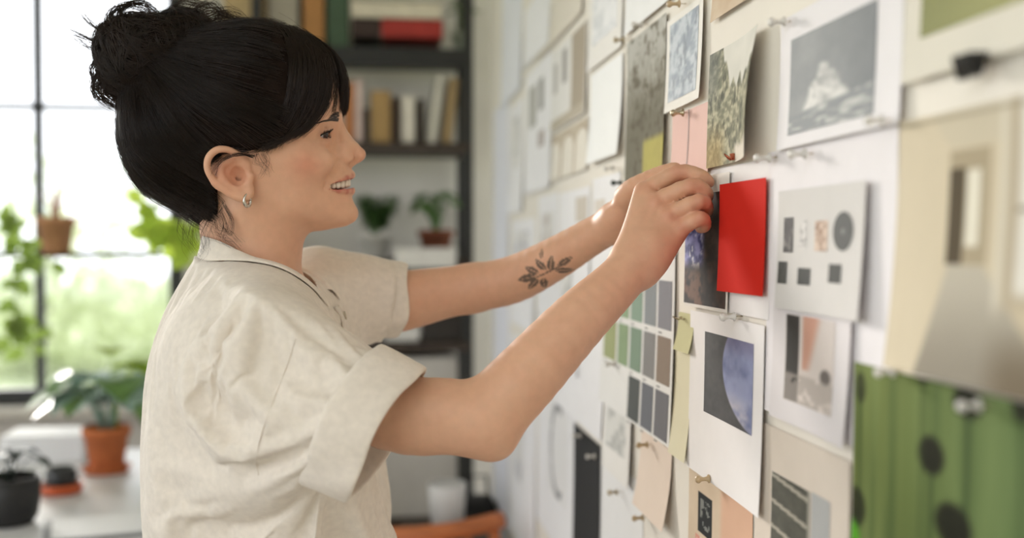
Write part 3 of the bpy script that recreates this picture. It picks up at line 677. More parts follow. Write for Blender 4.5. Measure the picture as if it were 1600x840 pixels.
# stack under the shelf: white bin, black bag, wooden chair
c = at(699, 790, 3.1); o = empty('waste_bin', (c.x, 3.1, 0), 'white paper-lined bin on a stool by the board', 'bin')
MB().lathe((c.x, 3.1, .58), [(0, 0), (.045, 0), (.055, .13), (.052, .135), (.042, .01), (0, .01)], 28).build('bin_body', mat('bin_white', srgb(222, 220, 216), .6), o, True)
MB().box((c.x, 3.1, .565), (.26, .26, .03), .006).build('stool_seat', wood_dark, o)
for sx in (-1, 1):
    for sy in (-1, 1): MB().box((c.x + sx * .10, 3.1 + sy * .10, .275), (.024, .024, .55), .003).build('leg', wood_dark, o)
ch = empty('wooden_chair', (at(680, 830, 2.75).x, 2.75, 0), 'orange-brown wooden chair with a curved top rail behind her', 'chair')
wood_o = mat('orange_wood', srgb(190, 112, 66), .5, noise=.2, nscale=10, stretch=(1, 1, 8)); cx = ch.location.x
zr = at(680, 826, 2.75).z
MB().tube([(cx - .17 + .34 * t_, 2.75 - .05 * math.sin(math.pi * t_), zr - .012 + .03 * t_) for t_ in np.linspace(0, 1, 12)], .022, 12).build('top_rail', wood_o, ch, True)
MB().box((cx, 2.53, .44), (.40, .40, .03), .01).build('seat', wood_o, ch)
for sx in (-1, 1):
    MB().tube([(cx + sx * .16, 2.74, 0), (cx + sx * .16, 2.72, .45), (cx + sx * .15, 2.75, zr)], .015, 10).build('leg', wood_o, ch, True); MB().tube([(cx + sx * .16, 2.36, 0), (cx + sx * .16, 2.37, .44)], .015, 10).build('leg', wood_o, ch, True)
for t_ in (-.08, 0, .08): MB().tube([(cx + t_, 2.72, .45), (cx + t_, 2.71, zr)], .008, 8).build('spindle', wood_o, ch, True)
c = at(742, 815, 3.42); o = empty('tote_bag', (c.x, 3.42, 0), 'black bag standing against the end of the board', 'bag')
MB().box((c.x, 3.42, .30), (.14, .20, .58), .03).build('bag_body', mat('black_cloth', srgb(30, 28, 27), .9), o, True)
MB().tube([(c.x - .04, 3.36, .56), (c.x - .03, 3.34, .68), (c.x + .03, 3.34, .68), (c.x + .04, 3.36, .56)], .006).build('strap', mat('black_cloth'), o, True)

# ---- desk by the window
desk = empty('desk', (-1.25, 3.0, 0), 'white desk under the window', 'desk'); dw = mat('desk_white', srgb(226, 225, 224), .35, noise=.02, spec=.4)
MB().box((-1.30, 2.82, .735), (1.9, 1.5, .03), .003).build('desk_top', dw, desk)
for sx in (-2.2, -.42):
    for sy in (2.12, 3.5): MB().box((sx, sy, .36), (.04, .04, .72), .003).build('leg', steel, desk)
c = at(167, 740, 3.2); o = empty('potted_plant', (c.x, 3.2, .75), 'big blue-green leafy plant in a terracotta pot on the desk', 'plant')
MB().lathe((c.x, 3.2, .751), [(0, 0), (.056, 0), (.068, .018), (.064, .018), (.054, .006), (0, .006)], 32).build('saucer', terra, o, True)
pot(o, (c.x, 3.2, .758), 0.062, 0.125, terra); plant(o, (c.x, 3.2, .87), 18, .11, .17, .12, .068, leaf_b, 7, .003, .75, mx=leaf_g)
plant(o, (c.x + .01, 3.24, .87), 4, .05, .23, .13, .06, leaf_y, 9, .003, .4)
c = at(96, 770, 2.95); o = empty('small_jar', (c.x, 2.95, .75), 'small black jar standing on an orange dish', 'jar')
MB().lathe((c.x, 2.95, .751), [(0, 0), (.048, 0), (.055, .012), (.056, .026), (.052, .026), (.048, .014), (0, .012)], 32).build('dish', mat('orange_dish', srgb(206, 96, 52), .4), o, True)
MB().lathe((c.x, 2.95, .764), [(0, 0), (.037, 0), (.039, .004), (.039, .040), (.036, .044), (.036, .052), (.033, .052), (.032, .02), (0, .02)], 32).build('jar_body', mat('jar_black', srgb(44, 44, 44), .35), o, True)
c = at(14, 810, 2.64); o = empty('potted_plant', (c.x, 2.64, .75), 'dark-leaved plant in a round black bowl at the left edge', 'plant')
MB().lathe((c.x, 2.64, .751), [(0, 0), (.052, 0), (.064, .02), (.070, .06), (.070, .108), (.066, .110), (.064, .09), (0, .088)], 36).build('pot', mat('pot_black', srgb(36, 35, 35), .45), o, True)
MB().lathe((c.x, 2.64, .751 + .088), [(0, 0), (.063, 0), (.05, .008), (0, .01)], 24).build('soil', soil, o, True)
plant(o, (c.x, 2.64, .84), 18, .06, .09, .05, .018, leaf_d, 10, .002, .4)
c = at(165, 832, 2.56); pd = empty('notepad', (c.x, 2.56, .7505), 'white notepad with a grey edge on the desk', 'notepad')
MB().box((0, 0, .004), (.26, .20, .008), .001, Matrix.Rotation(.25, 3, 'Z')).build('cover', mat('pad_grey', srgb(150, 150, 150), .6), pd, world=False)
MB().box((.004, .004, .0095), (.235, .175, .003), .0005, Matrix.Rotation(.25, 3, 'Z')).build('pages', mat('pad_white', srgb(236, 236, 236), .7), pd, world=False)
c = at(75, 690, 3.46); o = empty('paper_stack', (c.x, 3.46, .7505), 'stack of white paper at the back of the desk', 'paper')
for k in range(6): MB().box((.004 * (k % 3), .003 * (k % 2), .006 + k * .013), (.24, .17, .012), .001).build('sheet_block', mat('pad_white'), o, world=False)
# ---- plants in the window
yl = YB - .02
ledge_z = at(88, 397, yl).z
lg = MB(); lg.box(((wxl + wxr) / 2, yl + .0, ledge_z - .006), (wxr - wxl - .12, .13, .010)); tag(lg.build('window_ledge', steel), 'thin black ledge across the window carrying the clay pot', 'shelf')
c = at(88, 380, yl); o = empty('cactus_pot', (c.x, yl, ledge_z), 'clay pot with pinkish stems on the window ledge', 'plant'); pot(o, (c.x, yl, ledge_z), .064, .135, mat('terracotta_pale', srgb(196, 142, 104), .85, noise=.1))
plant(o, (c.x, yl, ledge_z + .12), 9, .045, .13, .03, .008, mat('pink_stem', srgb(206, 160, 132), .7, transl=.3), 12, .004, .1)
def vine(name, label, pts, n, L, W, m, seed, spread):
    r_ = np.random.default_rng(seed); P = np.array([at(a, b, y) for a, b, y in pts]); o = empty(name, P[-1], label, 'plant')
    o.location = P.mean(0); t_ = np.linspace(0, len(P) - 1, 24); C = np.stack([np.interp(t_, np.arange(len(P)), P[:, i]) for i in range(3)], 1)
    MB().tube(C, .003, 6).build('stem', m, o, True); lv, lf = leaf_mesh(L, W, 5, .3)
    for k in range(n):
        p = C[r_.integers(int(len(C) * .38), len(C))] + r_.normal(0, spread, 3) * [1, .6, .6]; d = r_.normal(0, 1, 3) * [1, .6, .4] + [0, 0, -.7]
        mesh_obj('leaf', place(lv, p, d, (0.2, -1, .3), r_.uniform(.6, 1.15)), lf, m, o, True, world=True)
    return o
vine('hanging_vine', 'light green vine hanging at the left edge of the window', [(-20, -238, 3.9), (-20, 200, 3.9), (25, 330, 3.85), (40, 400, 3.85), (20, 480, 3.85), (40, 530, 3.85)], 46, .075, .026, mat('leaf_vine', srgb(140, 164, 78), .5, noise=.3, transl=.5), 21, .035)
vine('hanging_vine', 'bright yellow-green vine hanging behind her neck', [(250, -262, 3.7), (250, 220, 3.7), (228, 320, 3.7), (245, 370, 3.7), (285, 350, 3.7), (300, 405, 3.7)], 34, .085, .036, leaf_y, 22, .03)
# ------------------------------------------------------------------ implicit-surface modelling (for the figure and her clothes)
def smin(a, b, k):
    if k <= 0: return np.minimum(a, b)
    h = np.maximum(k - np.abs(a - b), 0.0) / k
    return np.minimum(a, b) - h * h * k * 0.25

def smax(a, b, k):
    return -smin(-a, -b, k)

class SDF:
    """A list of soft unions / cuts, each confined to its own box so that large grids stay cheap."""
    def __init__(s): s.ops = []
    def add(s, kind, fn, lo, hi, k):
        s.ops.append((kind, fn, np.asarray(lo, float), np.asarray(hi, float), k)); return s
    def cone(s, a, b, ra, rb, k=0.01, flat=None, kind='u'):
        """Tapered capsule; flat=(axis, factor) squeezes the section along an axis."""
        a = np.array(a, float); b = np.array(b, float); R = max(ra, rb) * 1.3
        def fn(P):
            ab = (b - a).astype(P.dtype); L2 = max(float(ab @ ab), 1e-12)
            q = P - a.astype(P.dtype); t = np.clip(q @ ab / L2, 0, 1)
            d = q - t[:, None] * ab
            if flat is not None:
                n = np.array(flat[0], float); n = (n / np.linalg.norm(n)).astype(P.dtype)
                c = d @ n
                return np.sqrt(np.maximum((d * d).sum(1) + c * c * (flat[1] ** 2 - 1), 0)) - (ra + (rb - ra) * t)
            return np.sqrt((d * d).sum(1)) - (ra + (rb - ra) * t)
        return s.add(kind, fn, np.minimum(a, b) - R, np.maximum(a, b) + R, k)
    def chain(s, pts, rad, k=0.006, flat=None, kind='u', sub=1):
        """Bent limb: capsules along a (Catmull-Rom resampled) line of joints, one primitive."""
        pts = np.array(pts, float); rad = np.array(rad, float)
        if sub > 1:
            D = np.c_[pts, rad]; D = np.r_[[2 * D[0] - D[1]], D, [2 * D[-1] - D[-2]]]; out = []
            for i in range(1, len(D) - 2):
                for t in np.arange(sub) / sub:
                    a, b, c, d = D[i - 1:i + 3]
                    out.append(0.5 * (2 * b + (c - a) * t + (2 * a - 5 * b + 4 * c - d) * t * t + (3 * b - a - 3 * c + d) * t ** 3))
            out.append(D[-2]); out = np.array(out); pts, rad = out[:, :3], out[:, 3]
        n_ = None
        if flat is not None: n_ = np.array(flat[0], float); n_ = (n_ / np.linalg.norm(n_)).astype(np.float32)
        def fn(P):
            best = None; use = range(len(pts) - 1)
            if len(P) < 6000:                    # only the segments that matter for this block
                a, b = pts[:-1], pts[1:]; ab = b - a; L2 = np.maximum((ab * ab).sum(1), 1e-12)
                cen = (P[0] + P[-1]) * 0.5; rb = float(np.linalg.norm(P[-1] - P[0])) * 0.5
                t = np.clip(((cen - a) * ab).sum(1) / L2, 0, 1)
                dc = np.linalg.norm(cen - a - t[:, None] * ab, axis=1) - (rad[:-1] + (rad[1:] - rad[:-1]) * t)
                use = np.nonzero(dc < dc.min() + 2 * rb + 0.003)[0] if rb < 0.05 else use
            for i in use:
                a = pts[i].astype(P.dtype); ab = (pts[i + 1] - pts[i]).astype(P.dtype); L2 = max(float(ab @ ab), 1e-12)
                q = P - a; t = np.clip(q @ ab / L2, 0, 1); d = q - t[:, None] * ab
                e = (d * d).sum(1)
                if n_ is not None: e = np.maximum(e + (d @ n_) ** 2 * (flat[1] ** 2 - 1), 0)
                e = np.sqrt(e) - (rad[i] + (rad[i + 1] - rad[i]) * t).astype(P.dtype)
                best = e if best is None else smin(best, e, 0.002)
            return best
        R = rad.max() * 1.4
        return s.add(kind, fn, pts.min(0) - R, pts.max(0) + R, k)
    def ell(s, c, r, k=0.01, rot=None, kind='u'):
        c = np.array(c, float); r = np.array(r, float); M = np.array(rot) if rot is not None else np.eye(3)
        def fn(P):
            q = (P - c.astype(P.dtype)) @ M.astype(P.dtype)
            k0 = np.sqrt(((q / r.astype(P.dtype)) ** 2).sum(1)); k1 = np.sqrt(((q / (r * r).astype(P.dtype)) ** 2).sum(1))
            return np.where(k1 > 1e-9, k0 * (k0 - 1) / np.maximum(k1, 1e-9), -r.min())
        R = r.max()
        return s.add(kind, fn, c - R, c + R, k)
    def __call__(s, P):
        D = np.full(len(P), 0.2, P.dtype)
        plo = P.min(0); phi = P.max(0); small = len(P) > 6000
        for kind, fn, lo, hi, k in s.ops:
            mg = max(0.034, k + 0.012)
            if (plo > hi + mg).any() or (phi < lo - mg).any(): continue
            if small:
                m = np.all((P > lo - mg) & (P < hi + mg), axis=1)
                if not m.any(): continue
                Q = P[m]; base = D[m]
            else:
                Q = P; base = D
            d = fn(Q).astype(P.dtype)
            r = smin(base, d, k) if kind == 'u' else (smax(base, -d, k) if kind == 'c' else smax(base, d, k))
            if small: D[m] = r
            else: D = r
        return D

def polygonise(f, lo, hi, h, B=16):
    """Surface nets over a block-sparse grid: returns world vertices and quads."""
    lo = np.asarray(lo, float); hi = np.asarray(hi, float)
    nb = np.ceil((hi - lo) / (h * B)).astype(int); n = nb * B + 1
    ctr = np.stack(np.meshgrid(*[np.arange(k) for k in nb], indexing='ij'), -1).reshape(-1, 3)
    dc = f(lo + (ctr + 0.5) * B * h)
    act = np.abs(dc) < h * B * 0.5 * 1.7321 * 1.35 + 0.002
    V = np.empty(n, np.float32)
    sgn = np.where(dc < 0, -1.0, 1.0).astype(np.float32).reshape(nb)
    V[:-1, :-1, :-1] = np.repeat(np.repeat(np.repeat(sgn, B, 0), B, 1), B, 2)
    V[-1] = 1; V[:, -1] = 1; V[:, :, -1] = 1
    g = np.stack(np.meshgrid(*[np.arange(B + 1)] * 3, indexing='ij'), -1).reshape(-1, 3)
    A = ctr[act]
    gl = (g * h).astype(np.float32)
    for c0 in A:
        d = f((lo + c0 * B * h).astype(np.float32) + gl)
        i, j, k = c0 * B
        V[i:i + B + 1, j:j + B + 1, k:k + B + 1] = d.reshape(B + 1, B + 1, B + 1)
    S = V < 0
    c = S[:-1, :-1, :-1].astype(np.int8)
    for dx, dy, dz in ((1,0,0),(0,1,0),(1,1,0),(0,0,1),(1,0,1),(0,1,1),(1,1,1)):
        c += S[dx:n[0]-1+dx, dy:n[1]-1+dy, dz:n[2]-1+dz]
    ci = np.argwhere((c > 0) & (c < 8))
    del c
    m = n - 1
    key = (ci[:, 0] * m[1] + ci[:, 1]) * m[2] + ci[:, 2]      # sorted by construction
    acc = np.zeros((len(ci), 3)); cnt = np.zeros(len(ci))
    corners = [(0,0,0),(1,0,0),(0,1,0),(1,1,0),(0,0,1),(1,0,1),(0,1,1),(1,1,1)]
    val = [V[ci[:,0]+a, ci[:,1]+b, ci[:,2]+d_] for a, b, d_ in corners]
    for i in range(8):
        for j in range(i + 1, 8):
            if sum(abs(corners[i][q] - corners[j][q]) for q in range(3)) != 1: continue
            x = (val[i] < 0) != (val[j] < 0)
            t = np.where(x, val[i] / np.where(x, val[i] - val[j], 1), 0)
            p = np.array(corners[i]) + t[:, None] * (np.array(corners[j]) - np.array(corners[i]))
            acc += np.where(x[:, None], p, 0); cnt += x
    verts = lo + (ci + acc / cnt[:, None]) * h
    quads = []
    for ax in range(3):
        sl0 = [slice(None)] * 3; sl1 = [slice(None)] * 3
        sl0[ax] = slice(0, n[ax] - 1); sl1[ax] = slice(1, n[ax])
        e = np.argwhere(S[tuple(sl0)] != S[tuple(sl1)])
        u, w = [(1, 2), (2, 0), (0, 1)][ax]
        e = e[(e[:, u] > 0) & (e[:, w] > 0) & (e[:, u] < m[u]) & (e[:, w] < m[w])]
        def kk(du, dw):
            q = e.copy(); q[:, u] -= du; q[:, w] -= dw
            return np.searchsorted(key, (q[:, 0] * m[1] + q[:, 1]) * m[2] + q[:, 2])
        qd = np.stack([kk(1, 1), kk(0, 1), kk(0, 0), kk(1, 0)], 1)
        flip = ~S[e[:, 0], e[:, 1], e[:, 2]]
        qd[flip] = qd[flip][:, ::-1]
        quads.append(qd)
    return verts, np.concatenate(quads)

def grad(f, P, e=0.0008):
    g = np.stack([f(P + np.eye(3)[i] * e) - f(P - np.eye(3)[i] * e) for i in range(3)], 1)
    return g / np.maximum(np.linalg.norm(g, axis=1, keepdims=True), 1e-9)

class Relief:
    """|y|-symmetric solid given by half-widths over a side view: y^2 = g(x, z), g a thin-plate spline."""
    def __init__(s, contour, widths, ym):
        X = []; G = []
        C = np.array([(p[0], p[1]) for p in contour])
        cen = C.mean(0)
        for i, (x, z, R) in enumerate(contour):
            a = C[i - 1]; b = C[(i + 1) % len(C)]
            t = (b - a) / np.linalg.norm(b - a); nrm = np.array([t[1], -t[0]])
            if nrm @ (C[i] - cen) < 0: nrm = -nrm
            X.append(C[i]); G.append(0.0)
            dl = 0.010
            X.append(C[i] + nrm * dl); G.append(-(2 * R * dl + dl * dl))
        for x, z, w in widths:
            X.append((x, z)); G.append(w * w)
        X = np.array(X); G = np.array(G)
        s.sc = 10.0
        n = len(X); K = s.phi(X, X); P = np.c_[np.ones(n), X * s.sc]
        A = np.block([[K + 1e-5 * np.eye(n), P], [P.T, np.zeros((3, 3))]])
        sol = np.linalg.solve(A, np.r_[G * 1e3, np.zeros(3)])
        s.lo = X.min(0) - 0.05; s.h = 0.0015
        nx, nz = (np.ceil((X.max(0) + 0.05 - s.lo) / s.h)).astype(int) + 1
        gx, gz = np.meshgrid(s.lo[0] + np.arange(nx) * s.h, s.lo[1] + np.arange(nz) * s.h, indexing='ij')
        Q = np.stack([gx.ravel(), gz.ravel()], 1)
        val = np.concatenate([s.phi(q, X) @ sol[:n] + np.c_[np.ones(len(q)), q * s.sc] @ sol[n:] for q in np.array_split(Q, 8)])
        s.G = (val / 1e3).reshape(nx, nz); s.ym = ym
        s.Gx, s.Gz = np.gradient(s.G, s.h)
        s.bounds = (X.min(0), X.max(0), math.sqrt(max(G.max(), 1e-4)))
    def phi(s, A, B):
        r2 = ((A[:, None] - B[None]) ** 2).sum(-1) * s.sc ** 2
        return 0.5 * r2 * np.log(r2 + 1e-12)
    def samp(s, T, x, z):
        u = np.clip((x - s.lo[0]) / s.h, 0, T.shape[0] - 1.001); v = np.clip((z - s.lo[1]) / s.h, 0, T.shape[1] - 1.001)
        i = u.astype(int); j = v.astype(int); a = u - i; b = v - j
        return (T[i, j] * (1 - a) + T[i + 1, j] * a) * (1 - b) + (T[i, j + 1] * (1 - a) + T[i + 1, j + 1] * a) * b
    def __call__(s, P):
        y = P[:, 1] - s.ym
        g = s.samp(s.G, P[:, 0], P[:, 2]); gx = s.samp(s.Gx, P[:, 0], P[:, 2]); gz = s.samp(s.Gz, P[:, 0], P[:, 2])
        return (y * y - g) / np.maximum(np.sqrt(4 * y * y + gx * gx + gz * gz), 0.02)
    def width(s, x, z):
        return np.sqrt(np.maximum(s.samp(s.G, np.atleast_1d(x), np.atleast_1d(z)), 0))
# ------------------------------------------------------------------ the woman: body
YM = 1.36                                     # her median plane (she faces the board, +X)
def A(px, py, Y): return np.array(at(px, py, Y))
def AM(px, py, w=0.0): return A(px, py, YM - w)

person = empty('person', (-0.13, YM, 0.0),
               'dark-haired woman in a cream linen shirt pinning pictures to the board', 'person')

contour_px = [(512,100,60),(526,130,55),(531,158,50),(531,180,40),(531,200,34),(534,222,28),(538,243,24),(544,259,20),(549,267,20),
              (548,282,20),(547,296,20),(550,308,20),(554,318,20),(559,327,20),(560,336,20),(554,346,22),(541,353,24),(520,357,26),
              (493,361,30),(465,368,32),(440,375,35),(405,372,40),(360,345,45),(320,300,45),(298,255,55),(284,205,60),(284,160,60),
              (297,115,60),(325,82,60),(365,62,60),(410,55,60),(455,62,60),(490,80,60)]
width_px = [(518,214,22),(505,214,38),(495,216,48),(485,220,56),(522,186,24),(512,184,40),(500,186,52),(488,186,59),
            (522,240,22),(513,244,38),(502,246,50.5),(488,247,60),(470,242,66.5),(440,240,70),
            (533,259,21),(521,263,33),(510,265,44.5),(500,266,52),(538,285,17),(527,288,25),(514,292,33),(500,295,41),(485,300,48),
            (545,325,15),(530,325,24),(515,325,32),(500,330,37),(545,343,12),(520,345,22),(500,346,28),(480,340,40),(450,335,50),
            (425,325,56),(405,305,62),(450,354,30),(480,353,22),(450,290,59),(420,270,66),(395,270,69),(480,275,57),
            (480,150,62),(500,150,52),(518,150,33),(500,120,44),(470,110,58),(430,100,66),(430,75,44),(390,90,62),(390,140,74),
            (340,110,55),(340,160,70),(310,180,52),(310,220,48),(350,220,70),(350,270,60),(400,200,75),(450,190,70),(478,200,63),
            (330,290,35),(400,340,50),(380,330,48)]
def xz(p): return (p[0], p[2])
head = Relief([(*xz(AM(a, b)), r / 1000) for a, b, r in contour_px],
              [(*xz(AM(a, b, w / 1000)), w / 1000) for a, b, w in width_px], YM)

body = SDF()
b0, b1, bw = head.bounds
body.add('u', head, (b0[0], YM - 0.08, b0[1]), (b1[0], YM + 0.08, b1[1]), 0.0)
# neck and trunk
body.cone(AM(420,300), AM(406,440), 0.048, 0.047, 0.016)
body.cone(AM(352,300), AM(362,430), 0.035, 0.032, 0.03)
for s in (-1, 1):        # neck muscle from behind the ear to the collar bone
    body.cone(AM(385,330) + [0, s*0.042, 0], AM(452,452) + [0, s*0.012, 0], 0.011, 0.007, 0.02)
SR = A(425,552,1.195); SL = A(528,482,1.52)
trunk = SDF()
for t_ in (body, trunk):
    t_.cone(AM(395,490), SR, 0.034, 0.044, 0.03); t_.cone(AM(412,490), SL, 0.034, 0.042, 0.03)
    t_.ell(AM(420,630), (0.10, 0.14, 0.13), 0.05)
    t_.ell(AM(372,615), (0.096, 0.13, 0.15), 0.05)
    t_.ell(A(392,575,1.26), (0.085, 0.08, 0.10), 0.04)
    t_.ell(AM(410,790), (0.095, 0.13, 0.16), 0.06)
    t_.ell(AM(405,900), (0.105, 0.155, 0.13), 0.06)
# right arm (near the camera)
ER = A(757,655,1.135); WR = A(988,416,1.19)
UR = A(610,640,1.155)
body.chain([SR, UR, A(700,650,1.14), ER], [0.046, 0.042, 0.0395, 0.0385], 0.02, sub=4)
body.chain([ER, A(820,590,1.14), A(900,504,1.16), A(957,449,1.178), WR, A(1012,388,1.197)], [0.0385, 0.0363, 0.0318, 0.0272, 0.0248, 0.022], 0.012, sub=4)
body.cone(A(775,692,1.13), A(762,668,1.13), 0.013, 0.022, 0.02)
# left arm (far side)
EL = A(738,450,1.52); WL = A(962,348,1.385)
body.chain([SL, A(625,470,1.53), A(690,458,1.525), EL], [0.05, 0.0425, 0.036, 0.033], 0.02, sub=4)
body.chain([EL, A(800,437,1.495), A(860,408,1.455), A(920,372,1.415), WL], [0.033, 0.0325, 0.029, 0.0245, 0.0225], 0.012, sub=4)

# ---- right hand: back of the hand to the camera, fingers closed on the print
def finger(pts, rad, k=0.0022):
    body.chain(pts, rad, k, sub=3)
HN = np.array([0.25, -0.95, 0.1])            # normal of the back of the hand
rI, rM, rR, rP = A(1006,300,1.232), A(1020,318,1.218), A(1040,338,1.207), A(1060,358,1.200)
wr_t, wr_b = A(985,402,1.195), A(1003,420,1.188)
body.cone(wr_t, rI, 0.0185, 0.0125, 0.014, (HN, 1.25)); body.cone(wr_t, rM, 0.0185, 0.0125, 0.012, (HN, 1.2))
body.cone(wr_b, rR, 0.0185, 0.0120, 0.012, (HN, 1.2)); body.cone(wr_b, rP, 0.0185, 0.0115, 0.012, (HN, 1.2))
body.cone(A(1015,400,1.20), A(1040,370,1.212), 0.018, 0.014, 0.02)
for q, r in ((rI, 0.0085), (rM, 0.009), (rR, 0.0085), (rP, 0.008)):      # knuckles
    body.ell(q + HN * 0.0065, (r, r, r), 0.007)
for q, w in ((rI, wr_t), (rM, wr_t)):                                   # extensor tendons
    body.cone(q + HN * 0.0085, w * 0.75 + q * 0.25 + HN * 0.012, 0.0034, 0.0022, 0.005)
RH = {'index':  [rI, A(1058,270,1.222), A(1092,274,1.212), A(1107,284,1.215)],
      'middle': [rM, A(1079,291,1.203), A(1101,300,1.205), A(1105,308,1.214)],
      'ring':   [rR, A(1092,315,1.192), A(1104,327,1.210), A(1098,333,1.222)],
      'little': [rP, A(1094,341,1.186), A(1101,352,1.199), A(1094,356,1.214)]}
RR = {'index': [0.0108, 0.0092, 0.0080, 0.0068], 'middle': [0.0110, 0.0094, 0.0082, 0.0070],
      'ring': [0.0104, 0.0090, 0.0078, 0.0066], 'little': [0.0096, 0.0082, 0.0070, 0.0060]}
for f in RH: finger(RH[f], RR[f])
finger([A(1000,380,1.215), A(1030,330,1.25), A(1068,300,1.248), A(1098,290,1.226)], [0.015, 0.0115, 0.0095, 0.0075], 0.01)  # thumb
# ---- left hand: thumb side towards the camera, fingers behind the right hand
LN = np.array([0.3, -0.9, -0.2])
lI, lM, lR, lP = A(1012,297,1.365), A(1012,310,1.378), A(1010,325,1.388), A(1006,340,1.394)
for q in (lI, lM, lR, lP): body.cone(WL, q, 0.0195, 0.0115, 0.014, (LN, 1.1))
for pts, r in (([lI, A(1046,288,1.335), A(1066,294,1.300), A(1078,300,1.275)], 0.0102),
               ([lM, A(1044,304,1.345), A(1062,312,1.315), A(1072,318,1.290)], 0.0104),
               ([lR, A(1040,320,1.355), A(1056,328,1.330), A(1062,334,1.310)], 0.0100),
               ([lP, A(1030,338,1.365), A(1044,345,1.345), A(1050,350,1.330)], 0.0090)):
    finger(pts, [r, r * 0.88, r * 0.78, r * 0.66])
body.cone(A(962,338,1.365), A(990,300,1.345), 0.0175, 0.0135, 0.014)
finger([A(978,306,1.342), A(992,292,1.325), A(1026,274,1.300), A(1048,266,1.285), A(1056,264,1.28)], [0.0145, 0.0122, 0.0098, 0.0085, 0.0075], 0.008)
for k in range(3):
    body.cone(A(950 + 6*k, 340 - 3*k, 1.365), A(978 + 4*k, 301 - 5*k, 1.335), 0.004, 0.003, 0.006)

# ---- face
body.chain([AM(525,199), AM(540,216), AM(552,231), AM(561,241)], [0.0072, 0.0065, 0.0072, 0.0085], 0.008)     # nose
body.cone(AM(558,248), AM(545,258), 0.0048, 0.0045, 0.004)
for s in (-1, 1):
    d = np.array([0, s, 0.0])
    body.ell(AM(541,248) + d * 0.0105, (0.0092, 0.0065, 0.0072), 0.005)         # wing
    body.cone(AM(531,200) + d * 0.007, AM(541,228) + d * 0.008, 0.006, 0.0065, 0.008)
    body.cone(AM(549,233) + d * 0.003, AM(533,240) + d * 0.012, 0.005, 0.005, 0.008)
    body.ell(AM(552.5,254.8) + d * 0.0082, (0.0060, 0.0034, 0.0030), 0.002, kind='c')   # nostril
    body.ell(AM(499,256) + d * 0.0435, (0.0185, 0.0125, 0.0165), 0.007)             # smiling cheek
    body.chain([AM(531,254) + d * 0.021, AM(524,268) + d * 0.031, AM(510,286) + d * 0.040], [0.0020, 0.0030, 0.0018], 0.006, kind='c', sub=3)
    body.cone(AM(525,182) + d * 0.012, AM(497,187) + d * 0.050, 0.006, 0.005, 0.012)   # brow
def smile(t, dz=0.0, dx=0.0):
    """Half mouth curve, t = 0 at the middle, 1 at the corner (her right side)."""
    c = np.array([(552.5, 288.0, 0.0), (547, 289, 0.0125), (533, 291.0, 0.0235), (510.5, 293.5, 0.0325)])
    u = t * 3; i = min(int(u), 2); q = c[i] * (1 - (u - i)) + c[i + 1] * (u - i)
    return AM(q[0] + dx, q[1] + dz, q[2])
def mirror(p): return np.array([p[0], 2 * YM - p[1], p[2]])
UP = [(0.0, -15.0, -3.5), (0.2, -14.4, -3.7), (0.45, -11.4, -2), (0.72, -6.6, -2), (1.0, -1.2, 0)]
LO = [(0.0, 9.4, -4.8), (0.2, 9.2, -4.8), (0.45, 8.0, -3.4), (0.72, 5.4, -2.0), (1.0, 1.0, 0)]
RUP = [0.0040, 0.0042, 0.0036, 0.0028, 0.0014]; RLO = [0.0049, 0.0050, 0.0044, 0.0033, 0.0016]
UPL = [smile(*q) for q in UP]; LOL = [smile(*q) for q in LO]
MID = [smile(t, -2.2 + 1.6 * t, -5 + 3 * t) for t in (0.0, 0.25, 0.5, 0.75, 0.95)]
MIN_ = [p + np.array([-0.007, min(0.006, (YM - p[1]) * 0.25), 0]) for p in MID]
for m in (lambda p: p, mirror):
    body.chain([m(p) for p in UPL], RUP, 0.004, sub=3)
    body.chain([m(p) for p in LOL], RLO, 0.004, sub=3)
for m in (lambda p: p, mirror):
    body.chain([m(p) for p in MID], [0.0058, 0.0057, 0.0052, 0.0042, 0.0020], 0.0014, kind='c', sub=3)
    body.chain([m(p) for p in MIN_], [0.0070, 0.0068, 0.0062, 0.0052, 0.0028], 0.0014, kind='c', sub=3)
    body.cone(m(AM(506.5,293,0.037)), m(AM(508.5,288,0.036)), 0.0018, 0.0012, 0.004, kind='c')    # dimple at the corner
# eyes
EYE = {}; ETILT = math.radians(14)
for s in (-1, 1):
    c = AM(499.5, 215.0) + [0, s * 0.0315, 0] if s < 0 else mirror(AM(499.5, 215.0) + [0, -0.0315, 0])
    EYE[s] = c
    body.ell(c, (0.0138, 0.0142, 0.0133), 0.005)
    fw = np.array([0.90, s * 0.43, 0.0]); fw /= np.linalg.norm(fw); sd = np.array([-fw[1], fw[0], 0]) * s     # sd points outwards
    sd = sd * math.cos(ETILT) - np.array([0, 0, math.sin(ETILT)]); uz = np.cross(fw, sd) * s; uz = uz if uz[2] > 0 else -uz
    M = np.stack([fw, sd * -1, uz], 1)
    body.ell(c + fw * 0.0120 + sd * -0.0005 + np.array([0, 0, 0.0003]), (0.0085, 0.0130, 0.0030), 0.0008, M, 'c')
    body.chain([c + fw * 0.0125 + sd * -0.011 + uz * 0.0078, c + fw * 0.0142 + uz * 0.0092, c + fw * 0.0100 + sd * 0.0125 + uz * 0.0062], [0.0008, 0.0013, 0.0006], 0.003, kind='c', sub=3)
    body.cone(c + fw * 0.0085 + sd * -0.0120 + np.array([0,0,0.0075]), c + fw * 0.0085 + sd * 0.0090 + np.array([0,0,0.0070]), 0.0016, 0.0016, 0.003)   # upper lid fold
    body.cone(c + fw * 0.0105 + sd * -0.006 + np.array([0,0,-0.0085]), c + fw * 0.0060 + sd * 0.0110 + np.array([0,0,-0.0080]), 0.0028, 0.0022, 0.005)  # smile roll under the eye
    body.ell(c, (0.0119, 0.0119, 0.0119), 0.0, kind='c')

